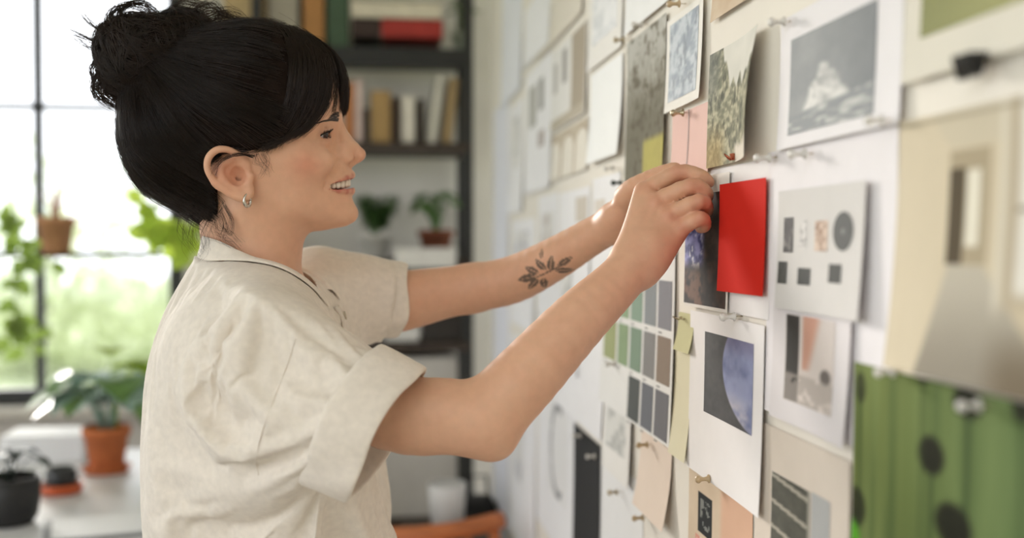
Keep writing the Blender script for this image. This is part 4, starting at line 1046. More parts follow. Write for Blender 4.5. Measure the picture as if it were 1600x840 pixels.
# ears
for s in (-1, 1):
    m = (lambda p: p) if s < 0 else mirror
    def E(px, py, w): return m(AM(px, py, w))
    rim = [E(386,256,.072), E(374,243,.077), E(357,234,.083), E(339,234,.087), E(326,246,.088), E(324,263,.087), E(333,281,.085), E(349,295,.082),
           E(366,305,.078), E(381,309,.075), E(390,303,.073), E(392,292,.071)]
    n_ = m(np.array([0.35, YM - 1.0, 0.05])) - m(np.array([0, YM, 0.0])); n_ = n_ / np.linalg.norm(n_)
    body.ell(E(358,268,.073), (0.0235, 0.0055, 0.0255), 0.006,
             np.stack([np.array([0.80, 0.0, -0.60]), np.array([0.0, 1, 0]), np.array([0.60, 0.0, 0.80])], 1) if True else None)
    body.chain(rim, [.0022, .0030, .0034, .0036, .0036, .0035, .0035, .0037, .0044, .0048, .0040, .0030], 0.004, sub=4)
    body.ell(E(378,296,.073), (0.010, 0.0042, 0.010), 0.006)
    body.chain([E(362,250,.080), E(347,258,.083), E(346,274,.082), E(357,288,.079), E(370,294,.077)], [.0026, .0032, .0032, .0032, .0032], 0.006, sub=3)
    body.cone(E(392,276,.073), E(390,285,.073), 0.0042, 0.0036, 0.004)                                                   # tragus
    body.ell(E(371,274,.080), (0.0095, 0.0115, 0.0115), 0.003, kind='c')                                                 # concha
    body.ell(E(340,262,.090), (0.0035, 0.005, 0.012), 0.003, kind='c')

import time as _t; _t0 = _t.time()
bv, bq = polygonise(body, (-0.42, 1.02, 0.98), (0.43, 1.66, 1.70), 0.0018)
print('body', len(bv), len(bq), _t.time() - _t0)

# ---- skin pigment: lips, flush, nails and the inked twig on the left forearm
def dist_chain(P, pts, rad=None):
    d = np.full(len(P), 9.0); rad = rad if rad is not None else [0] * len(pts)
    for a, b, r0, r1 in zip(pts[:-1], pts[1:], rad[:-1], rad[1:]):
        ab = b - a; t = np.clip((P - a) @ ab / (ab @ ab), 0, 1)
        d = np.minimum(d, np.linalg.norm(P - a - t[:, None] * ab, axis=1) - (r0 + (r1 - r0) * t))
    return d
def sstep(a, b, x):
    t = np.clip((x - a) / (b - a), 0, 1); return t * t * (3 - 2 * t)
SKIN = lin((219, 171, 141)); col = np.tile(SKIN, (len(bv), 1))
def tint(w, c):
    global col
    col = col * (1 - w[:, None]) + np.asarray(c) * w[:, None]
mot = fbm(bv * 60, 3, 3)
tint((mot - 0.5) * 0.25, lin((200, 128, 100)))
sym = bv.copy(); sym[:, 1] = YM - np.abs(bv[:, 1] - YM)
isface = bv[:, 0] < 0.03
tint(0.34 * np.exp(-(np.linalg.norm((sym - AM(478,258,0.06)) * [1, 0.6, 1.2], axis=1) / 0.019) ** 2), lin((205, 105, 82)))
tint(0.30 * np.exp(-(np.linalg.norm(sym - AM(566,243,0.0), axis=1) / 0.011) ** 2), lin((210, 120, 95)))
tint(0.35 * np.exp(-(np.linalg.norm(sym - AM(358,270,0.08), axis=1) / 0.022) ** 2), lin((208, 112, 86)))
dl = np.minimum(dist_chain(sym, UPL, RUP), dist_chain(sym, LOL, RLO))
tint(0.8 * sstep(0.0013, 0.0002, dl), lin((178, 80, 76)))
dm = dist_chain(sym, MID)
inside = (dist_chain(sym, MIN_) < 0.0105) & (dl > 0.0012) & (head(bv) < -0.003)
tint(inside * 0.8, lin((110, 40, 38)))
for s in (-1, 1):
    de = np.linalg.norm(bv - EYE[s], axis=1)
    tint(0.75 * ((de < 0.0133) & (np.abs(bv[:, 2] - EYE[s][2]) < 0.006)), lin((92, 52, 44)))
    tint(0.22 * sstep(0.020, 0.013, de), lin((170, 105, 85)))
for q in (rI, rM, rR, rP, *[RH[f][1] for f in RH]):
    tint(0.30 * sstep(0.017, 0.006, np.linalg.norm(bv - q - HN * 0.006, axis=1)), lin((198, 112, 90)))
for f in RH:
    tint(0.30 * sstep(0.013, 0.005, np.linalg.norm(bv - RH[f][3], axis=1)), lin((205, 115, 95)))
# twig tattoo, laid out along the arm: s from elbow to wrist, v across
ax = WL - EL; LA = np.linalg.norm(ax); ax /= LA
ay = np.cross(ax, np.array([0, 1.0, 0])); ay /= np.linalg.norm(ay)
if ay[2] < 0: ay = -ay
rel = bv - EL; ss = rel @ ax; vv = (rel @ ay + 0.020) * 1.25
near = ((rel @ np.cross(ax, ay)) * (1 if np.cross(ax, ay)[1] < 0 else -1) > 0.0) & (ss > 0) & (ss < LA) & (np.linalg.norm(rel - ss[:, None] * ax, axis=1) < 0.05)
ink = np.zeros(len(bv))
def leaf(s0, v0, L, ang, wd):
    a = math.radians(ang); u = (ss - s0) * math.cos(a) + (vv - v0) * math.sin(a); w = -(ss - s0) * math.sin(a) + (vv - v0) * math.cos(a)
    t = np.clip(u / L, 0, 1); half = wd * np.sin(np.pi * t ** 0.8)
    body_ = (u > 0) & (u < L) & (np.abs(w) < half)
    vein = (np.abs(w) < 0.0006)
    return np.where(body_, np.where(vein, 0.25, 1.0), 0.0)
def tline(s0, v0, s1, v1, wd):
    a = np.array([s0, v0]); b = np.array([s1, v1]); q = np.stack([ss, vv], 1); ab = b - a
    t = np.clip((q - a) @ ab / (ab @ ab), 0, 1); return (np.linalg.norm(q - a - t[:, None] * ab, axis=1) < wd) * 1.0
S0 = 0.098
for args in ((S0 + .012, .002, .030, 168, .0065), (S0 + .018, .004, .026, 128, .0055), (S0 + .030, .004, .026, 110, .0050), (S0 + .012, -.004, .024, 205, .0055),
             (S0 + .020, -.006, .024, 238, .0050), (S0 + .034, .000, .026, 60, .0055), (S0 + .040, -.003, .026, -35, .0055), (S0 + .046, .001, .028, 12, .0055)):
    ink = np.maximum(ink, leaf(*args))
ink = np.maximum(ink, tline(S0, -.001, S0 + .05, .000, .0013))
ink = np.maximum(ink, leaf(S0 + .030, .024, .016, 75, .003) * 0.8)
tint(ink * near * 0.82, lin((52, 60, 58)))

skin_mat = mat('skin', attr='Col', rough=0.48, noise=0.04, nscale=90, bump=0.12, bscale=900, spec=0.35, sss=0.12)
body_obj = mesh_obj('body', bv, bq, skin_mat, person, smooth=True, colors=np.clip(col, 0, 1), world=True)

# ---- eyeballs, teeth, lashes, brows, earrings, nails
for s in (-1, 1):
    n = 48; V = []; Fq = []
    gaze = np.array([0.90, -0.36, -0.06]); gaze /= np.linalg.norm(gaze)
    u1 = np.cross(gaze, [0, 0, 1.0]); u1 /= np.linalg.norm(u1); u2 = np.cross(u1, gaze)
    cl = []
    for i in range(33):
        th = math.pi * i / 32
        rr = 0.0116 * (1 + 0.07 * max(0, math.cos(th) - 0.85) / 0.15)
        for k in range(n):
            ph = 2 * math.pi * k / n
            V.append(EYE[s] + rr * (gaze * math.cos(th) + math.sin(th) * (u1 * math.cos(ph) + u2 * math.sin(ph))))
            c = (8, 7, 7) if th < 0.26 else ((44, 32, 27) if th < 0.52 else ((30, 22, 20) if th < 0.60 else (190, 180, 175)))
            cl.append(lin(c))
    for i in range(32):
        for k in range(n):
            Fq.append((i * n + k, (i + 1) * n + k, (i + 1) * n + (k + 1) % n, i * n + (k + 1) % n))
    mesh_obj('eyeball', np.array(V), np.array(Fq), mat('eye', attr='Col', rough=0.08, spec=0.6), body_obj, True, np.array(cl), world=True)

tb = MB()
curve = [smile(t, -3.6 + 2.6 * t, -5.5) + np.array([-0.0012, 0.0030 * t, 0]) for t in np.linspace(0, 1, 60)]
curve = np.array([mirror(p) for p in curve[:0:-1]] + curve)
ac = np.r_[0, np.cumsum(np.linalg.norm(np.diff(curve, axis=0), axis=1))]; half = ac[-1] / 2
pos = 0.0; widths = (0.0080, 0.0064, 0.0072, 0.0066, 0.0064, 0.0080, 0.008)
for k, w in enumerate(widths):
    c_ = pos + w / 2; pos += w
    if c_ > half - 0.002: break
    for s in (-1, 1):
        p, q = [np.array([np.interp(half + s * c_ + e, ac, curve[:, i]) for i in range(3)]) for e in (-0.002, 0.002)]
        tg = q - p
        tb.box((p + q) / 2, (w * 0.97, 0.0060, (0.0108, 0.0100, 0.0102, 0.0090, 0.0080, 0.0070, 0.006)[k]), 0.0027, Matrix.Rotation(math.atan2(tg[1], tg[0]), 3, 'Z'))
tb.build('teeth', mat('teeth', srgb(238, 226, 208), 0.18, spec=0.5), body_obj, smooth=True)

def strand_mesh(strands, radii, n=4):
    """Tapered thin tubes; strands is a list of (k,3) arrays of equal k."""
    P = np.array(strands); N, K, _ = P.shape
    T = np.gradient(P, axis=1); T /= np.maximum(np.linalg.norm(T, axis=2, keepdims=True), 1e-9)
    ref = np.array([0.31, 0.83, 0.46]); U = np.cross(T, ref); U /= np.maximum(np.linalg.norm(U, axis=2, keepdims=True), 1e-6)
    W = np.cross(T, U)
    R = np.asarray(radii)
    R = np.broadcast_to(R if R.ndim == 2 else R[:, None], (N, K))
    ang = np.arange(n) * 2 * np.pi / n
    V = P[:, :, None, :] + R[:, :, None, None] * (U[:, :, None, :] * np.cos(ang)[None, None, :, None] + W[:, :, None, :] * np.sin(ang)[None, None, :, None])
    idx = np.arange(N * K * n).reshape(N, K, n)
    a = idx[:, :-1, :]; b = idx[:, 1:, :]
    q = np.stack([a, np.roll(a, -1, 2), np.roll(b, -1, 2), b], -1).reshape(-1, 4)
    return V.reshape(-1, 3), q

hair_dark = mat('hair', srgb(40, 28, 21), 0.36, noise=0.3, nscale=30, spec=0.45, transl=0.12, tcol=srgb(150, 96, 52))
lash_mat = mat('lash', srgb(22, 16, 14), 0.6)
rng = np.random.default_rng(5)
for s in (-1, 1):
    c = EYE[s]; m = (lambda p: p) if s < 0 else mirror
    fw = np.array([0.90, s * 0.43, 0.0]); fw /= np.linalg.norm(fw); sd = np.array([-fw[1], fw[0], 0]) * s
    sd = sd * math.cos(ETILT) - np.array([0, 0, math.sin(ETILT)]); st = []; rd = []
    for k in range(90):
        t = rng.uniform(-1, 1); up = k % 3 != 0
        o = c + fw * (0.0143 * math.cos(t * 0.95)) * 0.97 + sd * (0.0143 * math.sin(t * 0.95)) + np.array([0, 0, (0.0036 if up else -0.0034) * (1 - 0.75 * t * t)])
        d = fw * 0.9 + sd * (0.8 * t + 0.15); d /= np.linalg.norm(d)
        L = (0.0046 + 0.0016 * t) * (1 if up else 0.4) * rng.uniform(0.8, 1.1)
        tt = np.linspace(0, 1, 5)[:, None]
        st.append(o + d * L * tt + np.array([0, 0, 1]) * (L * (0.75 if up else -0.5)) * tt ** 2); rd.append(0.00022 * np.linspace(1, 0.3, 5))
    for k in range(24):           # lash line
        t0 = -1 + 2 * k / 24; pts = []
        for q in range(5):
            t = t0 + q * 0.03
            pts.append(c + fw * (0.0139 * math.cos(t * 0.95)) + sd * (0.0139 * math.sin(t * 0.95)) + np.array([0, 0, 0.0040 * (1 - 0.85 * t * t)]))
        st.append(np.array(pts)); rd.append(np.full(5, 0.0008))
    v, q = strand_mesh(st, np.array(rd)); mesh_obj('eyelashes', v, q, lash_mat, body_obj, world=True)
    NB = 760; t = rng.uniform(0.07, 1, NB)
    px = 525 - 36 * t; py = 181.5 + 9.0 * t - 4.0 * np.sin(np.pi * t) + rng.uniform(-2.0, 2.4, NB) * (1 - 0.6 * t)
    o = np.array([AM(px[i], py[i], 0.012 + 0.042 * t[i] ** 0.9) for i in range(NB)])
    for _ in range(5):
        o = o - grad(body, o) * body(o)[:, None]
    g = grad(body, o)
    d = np.stack([-0.8 + 0 * t, -0.55 + 0 * t, 0.08 - 0.32 * t], 1); d -= g * (d * g).sum(1)[:, None]; d /= np.linalg.norm(d, axis=1, keepdims=True)
    tt = np.linspace(0, 1, 4)[None, :, None]
    st = o[:, None] - g[:, None] * 0.0002 + d[:, None] * 0.0065 * tt + g[:, None] * 0.0012 * tt * (1.2 - tt)
    if s > 0: st[:, :, 1] = 2 * YM - st[:, :, 1]
    v, q = strand_mesh(st, np.tile(0.00026 * np.linspace(1, 0.4, 4), (NB, 1))); mesh_obj('eyebrow', v, q, hair_dark, body_obj, world=True)

silver = mat('silver', srgb(200, 195, 186), 0.18, metal=1.0)
for s in (-1, 1):
    m = (lambda p: p) if s < 0 else mirror
    ctr = m(AM(386.5, 312.5, 0.0775)); hb = MB()
    pts = []
    for k in range(25):
        a = 2 * math.pi * k / 24
        pts.append(ctr + np.array([0.0043 * math.cos(a) * 0.75, (0.0030 * math.cos(a)) * s * -1, 0.0068 * math.sin(a)]))
    hb.tube(pts, [0.0011 + 0.0012 * (0.5 - 0.5 * math.sin(2 * math.pi * k / 24)) for k in range(25)], 10)
    hb.build('earring', silver, body_obj, smooth=True)
# ------------------------------------------------------------------ hair: pulled back into a messy bun, with a fringe
rng = np.random.default_rng(11)
HL = np.array([(250, 330), (300, 348), (335, 352), (352, 300), (340, 240), (400, 236), (440, 220), (470, 206), (488, 188), (500, 150), (512, 110), (560, 80)], float)
def hairline(P):
    """Signed height above the lower edge of the hair, over the face and ear (negative = hair)."""
    hx = np.array([AM(a, b, 0.06)[0] for a, b in HL[4:]]); hz = np.array([AM(a, b, 0.06)[2] for a, b in HL[4:]])
    z = np.interp(P[:, 0], hx, hz)
    z = np.where(P[:, 0] < hx[0], -9.0, z)
    return (z - P[:, 2]) * 0.75
cap = SDF()
cap.add('u', lambda P: head(P) - 0.011, (b0[0] - .02, YM - 0.1, b0[1]), (b1[0] + .02, YM + 0.1, b1[1] + .02), 0.0)
cap.ell(AM(392,150), (0.104, 0.084, 0.083), 0.02)
cap.add('i', hairline, (-1, 0, 0), (1, 3, 3), 0.004)
cap.ell(AM(296,205), (0.079, 0.074, 0.080), 0.03, np.array(Matrix.Rotation(math.radians(-25), 3, 'Y')))
cap.cone(AM(275,262), AM(330,322), 0.040, 0.026, 0.03)
cap.cone(AM(300,130), AM(245,105), 0.05, 0.045, 0.04)
for s in (-1, 1):      # leave the ears free
    m = (lambda p: p) if s < 0 else mirror
    cap.ell(m(AM(366,272,0.085)), (0.036, 0.018, 0.032), 0.006, kind='c')
    cap.ell(m(AM(430,300,0.07)), (0.055, 0.04, 0.045), 0.01, kind='c')
bun = SDF()
bun.ell(AM(228,92), (0.050, 0.052, 0.048), 0.01)
bun.ell(AM(200,80) + [0, -0.02, 0], (0.030, 0.031, 0.032), 0.012)
bun.ell(AM(288,58) + [0, 0.0, 0], (0.034, 0.036, 0.030), 0.012)
bun.ell(AM(212,122) + [0, -0.015, 0], (0.032, 0.034, 0.026), 0.012)
bun.ell(AM(250,85) + [0, -0.03, 0], (0.036, 0.028, 0.036), 0.012)

def ripple(f, amp, sc, seed):
    return lambda P: f(P) - (fbm(P * sc, 3, seed) - 0.5).astype(P.dtype) * amp
cv, cq = polygonise(ripple(cap, 0.004, 70, 2), (-0.34, 1.24, 1.34), (0.06, 1.48, 1.70), 0.004)
hv, hq = polygonise(ripple(bun, 0.016, 48, 5), (-0.36, 1.26, 1.50), (-0.12, 1.46, 1.74), 0.004)

def project(f, P, off=0.0, it=3):
    for _ in range(it):
        P = P - grad(f, P, 0.002) * np.clip(f(P) - off, -0.02, 0.02)[:, None]
    return P
def trace(f, start, field, step, K, off, lift=None):
    """Comb lines over the surface of f, following a direction field."""
    P = project(f, start, off); out = [P]
    for k in range(K - 1):
        d = field(P, k / K); g = grad(f, P, 0.002)
        d = d - g * (d * g).sum(1)[:, None]; d /= np.maximum(np.linalg.norm(d, axis=1, keepdims=True), 1e-6)
        P = P + d * step[:, None]
        o = off if lift is None else off + lift(k / (K - 1))
        P = P - g * np.clip(f(P) - o, -0.02, 0.02)[:, None]
        out.append(P)
    return np.stack(out, 1)
def children(guides, n, spread, wave=0.0015, tip=0.4, seed=0):
    """n hairs around each guide line, gathering towards the tips."""
    r = np.random.default_rng(seed); G, K, _ = guides.shape
    t = np.linspace(0, 1, K)
    off = r.normal(0, 1, (G, n, 1, 3)) * spread * (1 - (1 - tip) * t)[None, None, :, None]
    ph = r.uniform(0, 6.28, (G, n, 1, 3)); fr = r.uniform(0.4, 1.1, (G, n, 1, 1))
    wv = np.sin(ph + fr * t[None, None, :, None] * 6.28) * wave * t[None, None, :, None]
    return (guides[:, None] + off + wv).reshape(-1, K, 3)
BUN = AM(248, 108)

hs = []; hr = []
def put(S, rad, taper=0.5):
    K = S.shape[1]
    return strand_mesh(S, np.tile(rad * np.linspace(1, taper, K), (len(S), 1)), 3)
# combed-back hair over the cap
pick = rng.choice(len(cv), 1700, replace=False); st = cv[pick]
fl = lambda P, t: (BUN - P) * 1.0 + np.stack([-1.0 * (P[:, 2] < AM(0, 240)[2]) * 0.06, 0 * P[:, 1], 0 * P[:, 1]], 1)
dist = np.linalg.norm(st - BUN, axis=1)
keep = (dist > 0.05) & ~((st[:, 0] > AM(456, 150)[0]) & (st[:, 2] > AM(440, 215)[2])); st = st[keep]; dist = dist[keep]
G = trace(cap, st, fl, np.clip(dist / 20, 0.002, 0.010), 18, 0.0012)
S1 = children(G, 7, 0.0022, 0.002, 0.6, 1)
p1 = put(S1, 0.00022)
# hair from the hairline, temple and nape
root = []
for a, b, w in [(400,236,.072),(415,232,.072),(430,224,.071),(445,217,.069),(425,200,.072),(432,195,.07),(436,175,.07),(410,215,.073),(430,180,.073),(335,236,.07),(345,238,.07),(360,240,.072),(380,240,.072),(330,300,.055),(335,330,.05),(325,345,.045),(310,340,.05),(320,318,.055),(340,345,.03),(345,318,.05)]:
    for k in range(14):
        for s in (-1, 1):
            q = AM(a + rng.normal(0, 7), b + rng.normal(0, 5), w); root.append(q if s < 0 else mirror(q))
root = np.array(root); dist = np.linalg.norm(root - BUN, axis=1)
G = trace(cap, root, fl, dist / 19, 20, 0.0015, lambda t: 0.004 * math.sin(math.pi * t))
p2 = put(children(G, 6, 0.0018, 0.0025, 0.7, 2), 0.00021)

# fringe: two swept sheets, a curtain over the temple and wisps over the forehead
def path(px, off=0.004, K=18, side=-1, wj=0.0):
    """A lock through pixels (x, y, half-width guess) laid on the head at a given lift."""
    D = np.array(px, float); tt = np.linspace(0, len(D) - 1, K)
    q = np.stack([np.interp(tt, np.arange(len(D)), D[:, i]) for i in range(3)], 1)
    for _ in range(3): q[1:-1] = 0.25 * q[:-2] + 0.5 * q[1:-1] + 0.25 * q[2:]
    P = np.array([AM(a, b, w / 1000.0) for a, b, w in q])
    o = off if np.ndim(off) == 0 else np.interp(np.linspace(0, 1, K), np.linspace(0, 1, len(off)), off)
    f = lambda Q: head(Q) 
    for _ in range(4):
        P = P - grad(f, P, 0.002) * np.clip(f(P) - o, -0.01, 0.01)[:, None]
    for _ in range(2): P[1:-1] = 0.25 * P[:-2] + 0.5 * P[1:-1] + 0.25 * P[2:]
    if side > 0: P[:, 1] = 2 * YM - P[:, 1]
    return P
locks = []
for k in range(80):
    u = k / 79.0; j = rng.normal(0, 2.5, 12)
    for side in (-1, 1):
        # from the crown forward, then down and back over the temple; u = 0 front edge, 1 rear edge
        L = [(474 - 44*u + j[0], 58 - 4*u + j[1]*.5, 8 + 14*u), (500 - 50*u + j[2], 88 - 10*u + j[3], 38 + 16*u), (508 - 60*u + j[4], 130 - 6*u + j[5], 46 + 22*u),
             (504 - 60*u + j[6], 164 + 4*u + j[7], 52 + 18*u), (490 - 57*u + j[8], 188 + 14*u + j[9], 58 + 12*u), (464 - 56*u + j[10], 208 + 24*u + j[11], 66 + 6*u)]
        locks.append(path(L, (0.010, 0.014, 0.014, 0.011, 0.007, 0.006), side=side))
S3 = children(np.array(locks), 24, 0.0026, 0.003, 0.45, 3)
p3 = put(S3, 0.00023, 0.35)
wisp = []
for k in range(46):
    w = -42 + 84 * k / 45.0; j = rng.normal(0, 2.0, 12); aw = abs(w); sd = -1 if w < 0 else 1
    c = 22 * (aw / 42.0) ** 1.6
    L = [(476 + j[0], 58 + j[1]*.4, aw*.35), (520 - c*.8 + j[2], 92 + j[3], aw*.8), (538 - c + j[4]*.5, 128 + j[5], aw*1.0), (543 - c + j[6]*.5, 150 + j[7], aw*1.0), (540.5 - c*1.1 + j[8]*.5, 169 + 6*(aw/42) + j[9], aw*1.04)]
    if 17 < aw < 40 and sd < 0 and not 25 < aw < 28: continue                 # the parting through which the forehead shows
    wisp.append(path(L, (0.010, 0.015, 0.013, 0.010, 0.008), side=sd))
S4 = children(np.array(wisp), 24, 0.0022, 0.002, 0.35, 4)
p4 = put(S4, 0.00022, 0.35)

# bun: coils wound round it, loops and sticking-out ends
CB = AM(222, 90)
pick = rng.choice(len(hv), 360, replace=False); st = hv[pick]
tilt = rng.normal(0, 0.45, (len(st), 3)) + np.array([0.35, -0.8, 0.5])
fb = lambda P, t: np.cross(tilt, P - CB)
G = trace(bun, st, fb, np.full(len(st), 0.0075), 18, 0.002)
G += np.sin(np.linspace(0, 9, 18))[None, :, None] * rng.normal(0, 0.0016, (len(G), 1, 3))
p5 = put(children(G, 10, 0.0018, 0.0015, 0.9, 5), 0.00030)
def free(px, K=16, w=0.0, jit=0.0):
    D = np.array(px, float); t = np.linspace(0, len(D) - 1, K)
    D = np.r_[[2*D[0]-D[1]], D, [2*D[-1]-D[-2]]]; out = []
    for x in t:
        i = min(int(x), len(px) - 2); u = x - i; a, b, c, d = D[i:i+4]
        out.append(0.5*(2*b + (c-a)*u + (2*a-5*b+4*c-d)*u*u + (3*b-a-3*c+d)*u**3))
    return np.array([AM(a, b, ww / 1000.0) for a, b, ww in out])
bl = [([(190,70,30),(165,72,30),(140,62,28),(112,50,25)], 12, .0016), ([(185,62,30),(160,48,30),(142,38,28),(128,24,26)], 10, .0014),
      ([(190,80,25),(160,80,20),(135,72,18),(118,62,15)], 8, .0012),
      ([(185,30,20),(195,8,15),(225,4,10),(245,22,5)], 26, .0022), ([(168,50,20),(175,18,15),(205,8,10),(240,18,8)], 20, .002),
      ([(165,100,30),(147,125,30),(150,150,28),(176,165,24)], 24, .0018), ([(170,110,30),(152,138,30),(170,160,25),(186,170,22)], 16, .0018),
      ([(180,120,30),(163,140,30),(185,158,25),(205,150,22)], 18, .0018), ([(160,85,30),(143,105,30),(148,130,28),(165,150,24)], 14, .0016),
      ([(290,60,10),(300,20,5),(330,8,0),(352,30,0)], 26, .004), ([(270,60,10),(262,30,5),(285,2,0),(320,10,0)], 20, .003),
      ([(300,50,20),(330,25,15),(360,22,8),(385,38,5)], 24, .005), ([(310,60,20),(335,38,15),(362,36,8),(400,44,5)], 24, .004)]
S6 = np.concatenate([children(free(a, 22)[None], int(n * 2.2), sp, 0.003, 1.0 if i > 2 else 0.4, 20 + i) for i, (a, n, sp) in enumerate(bl)])
p6 = put(S6, 0.00030, 0.5)
# loose hairs: at the nape, by the ear, round the crown
ll = [([(215,185,40),(193,215,45),(197,262,45),(252,302,45)], 3, .0006), ([(212,190,35),(200,230,40),(215,280,40),(262,312,40)], 5, .0012),
      ([(395,246,80),(372,240,88),(345,252,92),(333,272,92)], 26, .0005), ([(398,244,79),(380,242,86),(352,248,92),(330,262,93)], 16, .0005),
      ([(412,236,73),(418,250,73),(414,264,73),(408,274,73)], 9, .0022), ([(405,238,73),(410,252,74),(420,262,73),(424,270,72)], 7, .002), ([(400,240,74),(398,252,76),(408,258,76),(414,256,75)], 6, .0015),
      ([(345,330,55),(352,352,56),(346,372,58),(362,380,60)], 18, .0025), ([(335,340,50),(340,360,52),(356,366,56),(372,384,60)], 20, .003),
      ([(318,330,50),(300,350,50),(296,375,48),(310,395,46)], 26, .005), ([(330,335,45),(318,360,45),(322,385,45),(312,400,42)], 26, .005),
      ([(300,320,50),(288,335,48),(285,352,45),(295,368,45)], 24, .005), ([(350,320,50),(362,345,55),(358,365,58),(350,352,60)], 18, .002),
      ([(300,100,20),(360,40,15),(430,38,10),(500,70,5)], 14, .0025), ([(330,60,10),(400,30,10),(470,48,5),(520,82,5)], 10, .002),
      ([(470,60,10),(500,62,8),(520,80,5),(531,100,0)], 10, .002), ([(235,170,40),(205,200,45),(200,250,48),(228,292,48)], 40, .0045), ([(225,180,35),(196,215,35),(200,262,35),(245,305,35)], 40, .005), ([(240,290,45),(262,308,48),(300,325,50),(335,345,52)], 40, .005)]
S7 = np.concatenate([children(free(a, 28)[None], n, sp, 0.0022, 1.2, 60 + i) for i, (a, n, sp) in enumerate(ll)])
p7 = put(S7, 0.00012, 0.5)
fz = []                                                     # fuzz standing off the surface
pick = rng.choice(len(cv), 700, replace=False)
for P0, f in ((cv[pick], cap), (hv[rng.choice(len(hv), 300, replace=False)], bun)):
    g = grad(f, P0, 0.002); d = (BUN - P0); d /= np.linalg.norm(d, axis=1, keepdims=True)
    L = rng.uniform(0.012, 0.035, (len(P0), 1, 1)); tt = np.linspace(0, 1, 16)[None, :, None]
    rd = rng.normal(0, 0.5, (len(P0), 1, 3))
    fz.append(P0[:, None] + (d[:, None] + rd) * L * tt + g[:, None] * (0.004 * np.sin(tt * 2.6) + 0.006 * tt * tt * rng.uniform(-0.3, 1, (len(P0), 1, 1))))
p8 = put(np.concatenate(fz), 0.00016, 0.5)

def joined(*parts):
    V = []; Q = []; k = 0
    for v, q in parts: V.append(v); Q.append(q + k); k += len(v)
    return np.concatenate(V), np.concatenate(Q)
hair_under = mat('hair_under', srgb(30, 22, 18), 0.9, spec=0.05, noise=0.3, nscale=60)
def two_mats(o, nbase):
    o.data.materials.append(hair_under)
    mi = np.zeros(len(o.data.polygons), np.int32); mi[:nbase] = 1; o.data.polygons.foreach_set('material_index', mi)
hair_obj = mesh_obj('hair', *joined((cv, cq), p1, p2), hair_dark, person, True, world=True); two_mats(hair_obj, len(cq))
mesh_obj('fringe', *joined(p3, p4), hair_dark, hair_obj, True, world=True)
two_mats(mesh_obj('bun', *joined((hv, hq), p5, p6), hair_dark, hair_obj, True, world=True), len(hq))
mesh_obj('loose_strands', *joined(p7, p8), hair_dark, hair_obj, True, world=True)
# ------------------------------------------------------------------ clothes
linen = mat('linen', srgb(243, 233, 220), 0.85, noise=0.05, nscale=120, bump=0.35, bscale=1400, spec=0.15, sheen=0.15, transl=0.12)
tc_px = [(316,396,40),(288,445,60),(258,496,80),(241,545,90),(230,620,100),(229,700,100),(233,770,100),(239,850,100),(240,950,100),
         (430,965,100),(622,950,100),(624,850,100),(621,760,100),(616,680,100),(607,610,95),(588,560,85),(556,520,70),(520,488,50),(488,458,40),(430,414,40),(370,388,40)]
tw_px = [(360,420,72),(420,440,84),(330,450,95),(390,460,120),(450,480,105),(320,500,150),(390,500,180),(450,520,180),(500,520,140),
         (290,560,165),(360,560,200),(430,580,205),(500,580,180),(550,570,125),(270,640,150),(340,640,195),(420,660,205),(500,660,180),(570,650,115),
         (270,740,150),(340,740,195),(420,760,203),(500,760,195),(575,750,135),(275,850,150),(350,850,195),(430,850,205),(510,850,195),(580,850,135),
         (280,930,150),(430,930,205),(580,930,135)]
torso = Relief([(*xz(AM(a, b)), r / 1000) for a, b, r in tc_px], [(*xz(AM(a, b, w / 1000)), w / 1000) for a, b, w in tw_px], YM)
t0, t1, tw_ = torso.bounds
shirt = SDF()
shirt.add('u', torso, (t0[0], YM - 0.22, t0[1]), (t1[0], YM + 0.22, t1[1]), 0.0)
shirt.add('u', lambda P: trunk(P) - 0.012, (-0.4, 1.05, 0.9), (0.2, 1.65, 1.42), 0.02)
# sleeves: axis points from shoulder to cuff
RC = A(606,681,1.128); RA = A(395,575,1.165)
LC = A(630,469,1.530); LA_ = A(500,458,1.515)
shirt.cone(RA, RC + (RC - RA) * 0.4, 0.085, 0.065, 0.035)
shirt.cone(LA_, LC + (LC - LA_) * 0.5, 0.066, 0.044, 0.03)
rax = (RC - RA) / np.linalg.norm(RC - RA); lax = (LC - LA_) / np.linalg.norm(LC - LA_)

def shirt_f(P):
    d = shirt(P)
    n = fbm(P * np.array([26.0, 26.0, 9.0]), 2, 9) - 0.5
    return d - (n * 0.004).astype(P.dtype)
sv, sq = polygonise(shirt_f, (-0.36, 1.00, 0.93), (0.16, 1.68, 1.47), 0.006)
# openings: cuffs, neck, hem
def beyond(P):
    c = (P - RC) @ rax; e = np.linalg.norm(P - RC - c[:, None] * rax, axis=1)
    out = (c > -0.030) & (e < 0.082) & (c < 0.2) & (P[:, 1] < 1.212) & (torso(P) > 0.003)
    c2 = (P - LC) @ lax; e2 = np.linalg.norm(P - LC - c2[:, None] * lax, axis=1)
    out |= (c2 > -0.018) & (e2 < 0.09) & (P[:, 1] > 1.42)
    n0 = AM(400, 428); nn = AM(484,466) - AM(316,404); nz = np.array([-nn[2], 0, nn[0]]); nz /= np.linalg.norm(nz)
    if nz[2] < 0: nz = -nz
    out |= ((P - n0) @ nz > 0.006) & (((P[:, 0] - AM(400, 430)[0]) / 0.072) ** 2 + ((P[:, 1] - YM) / 0.064) ** 2 < 1)
    return out | (P[:, 2] < 0.945)
keep = ~beyond(sv)[sq].any(1)
sq = sq[keep]; used = np.unique(sq); rm = np.full(len(sv), -1); rm[used] = np.arange(len(used)); sv = sv[used]; sq = rm[sq]
shirt_obj = mesh_obj('shirt', sv, sq, linen, person, smooth=True, world=True)
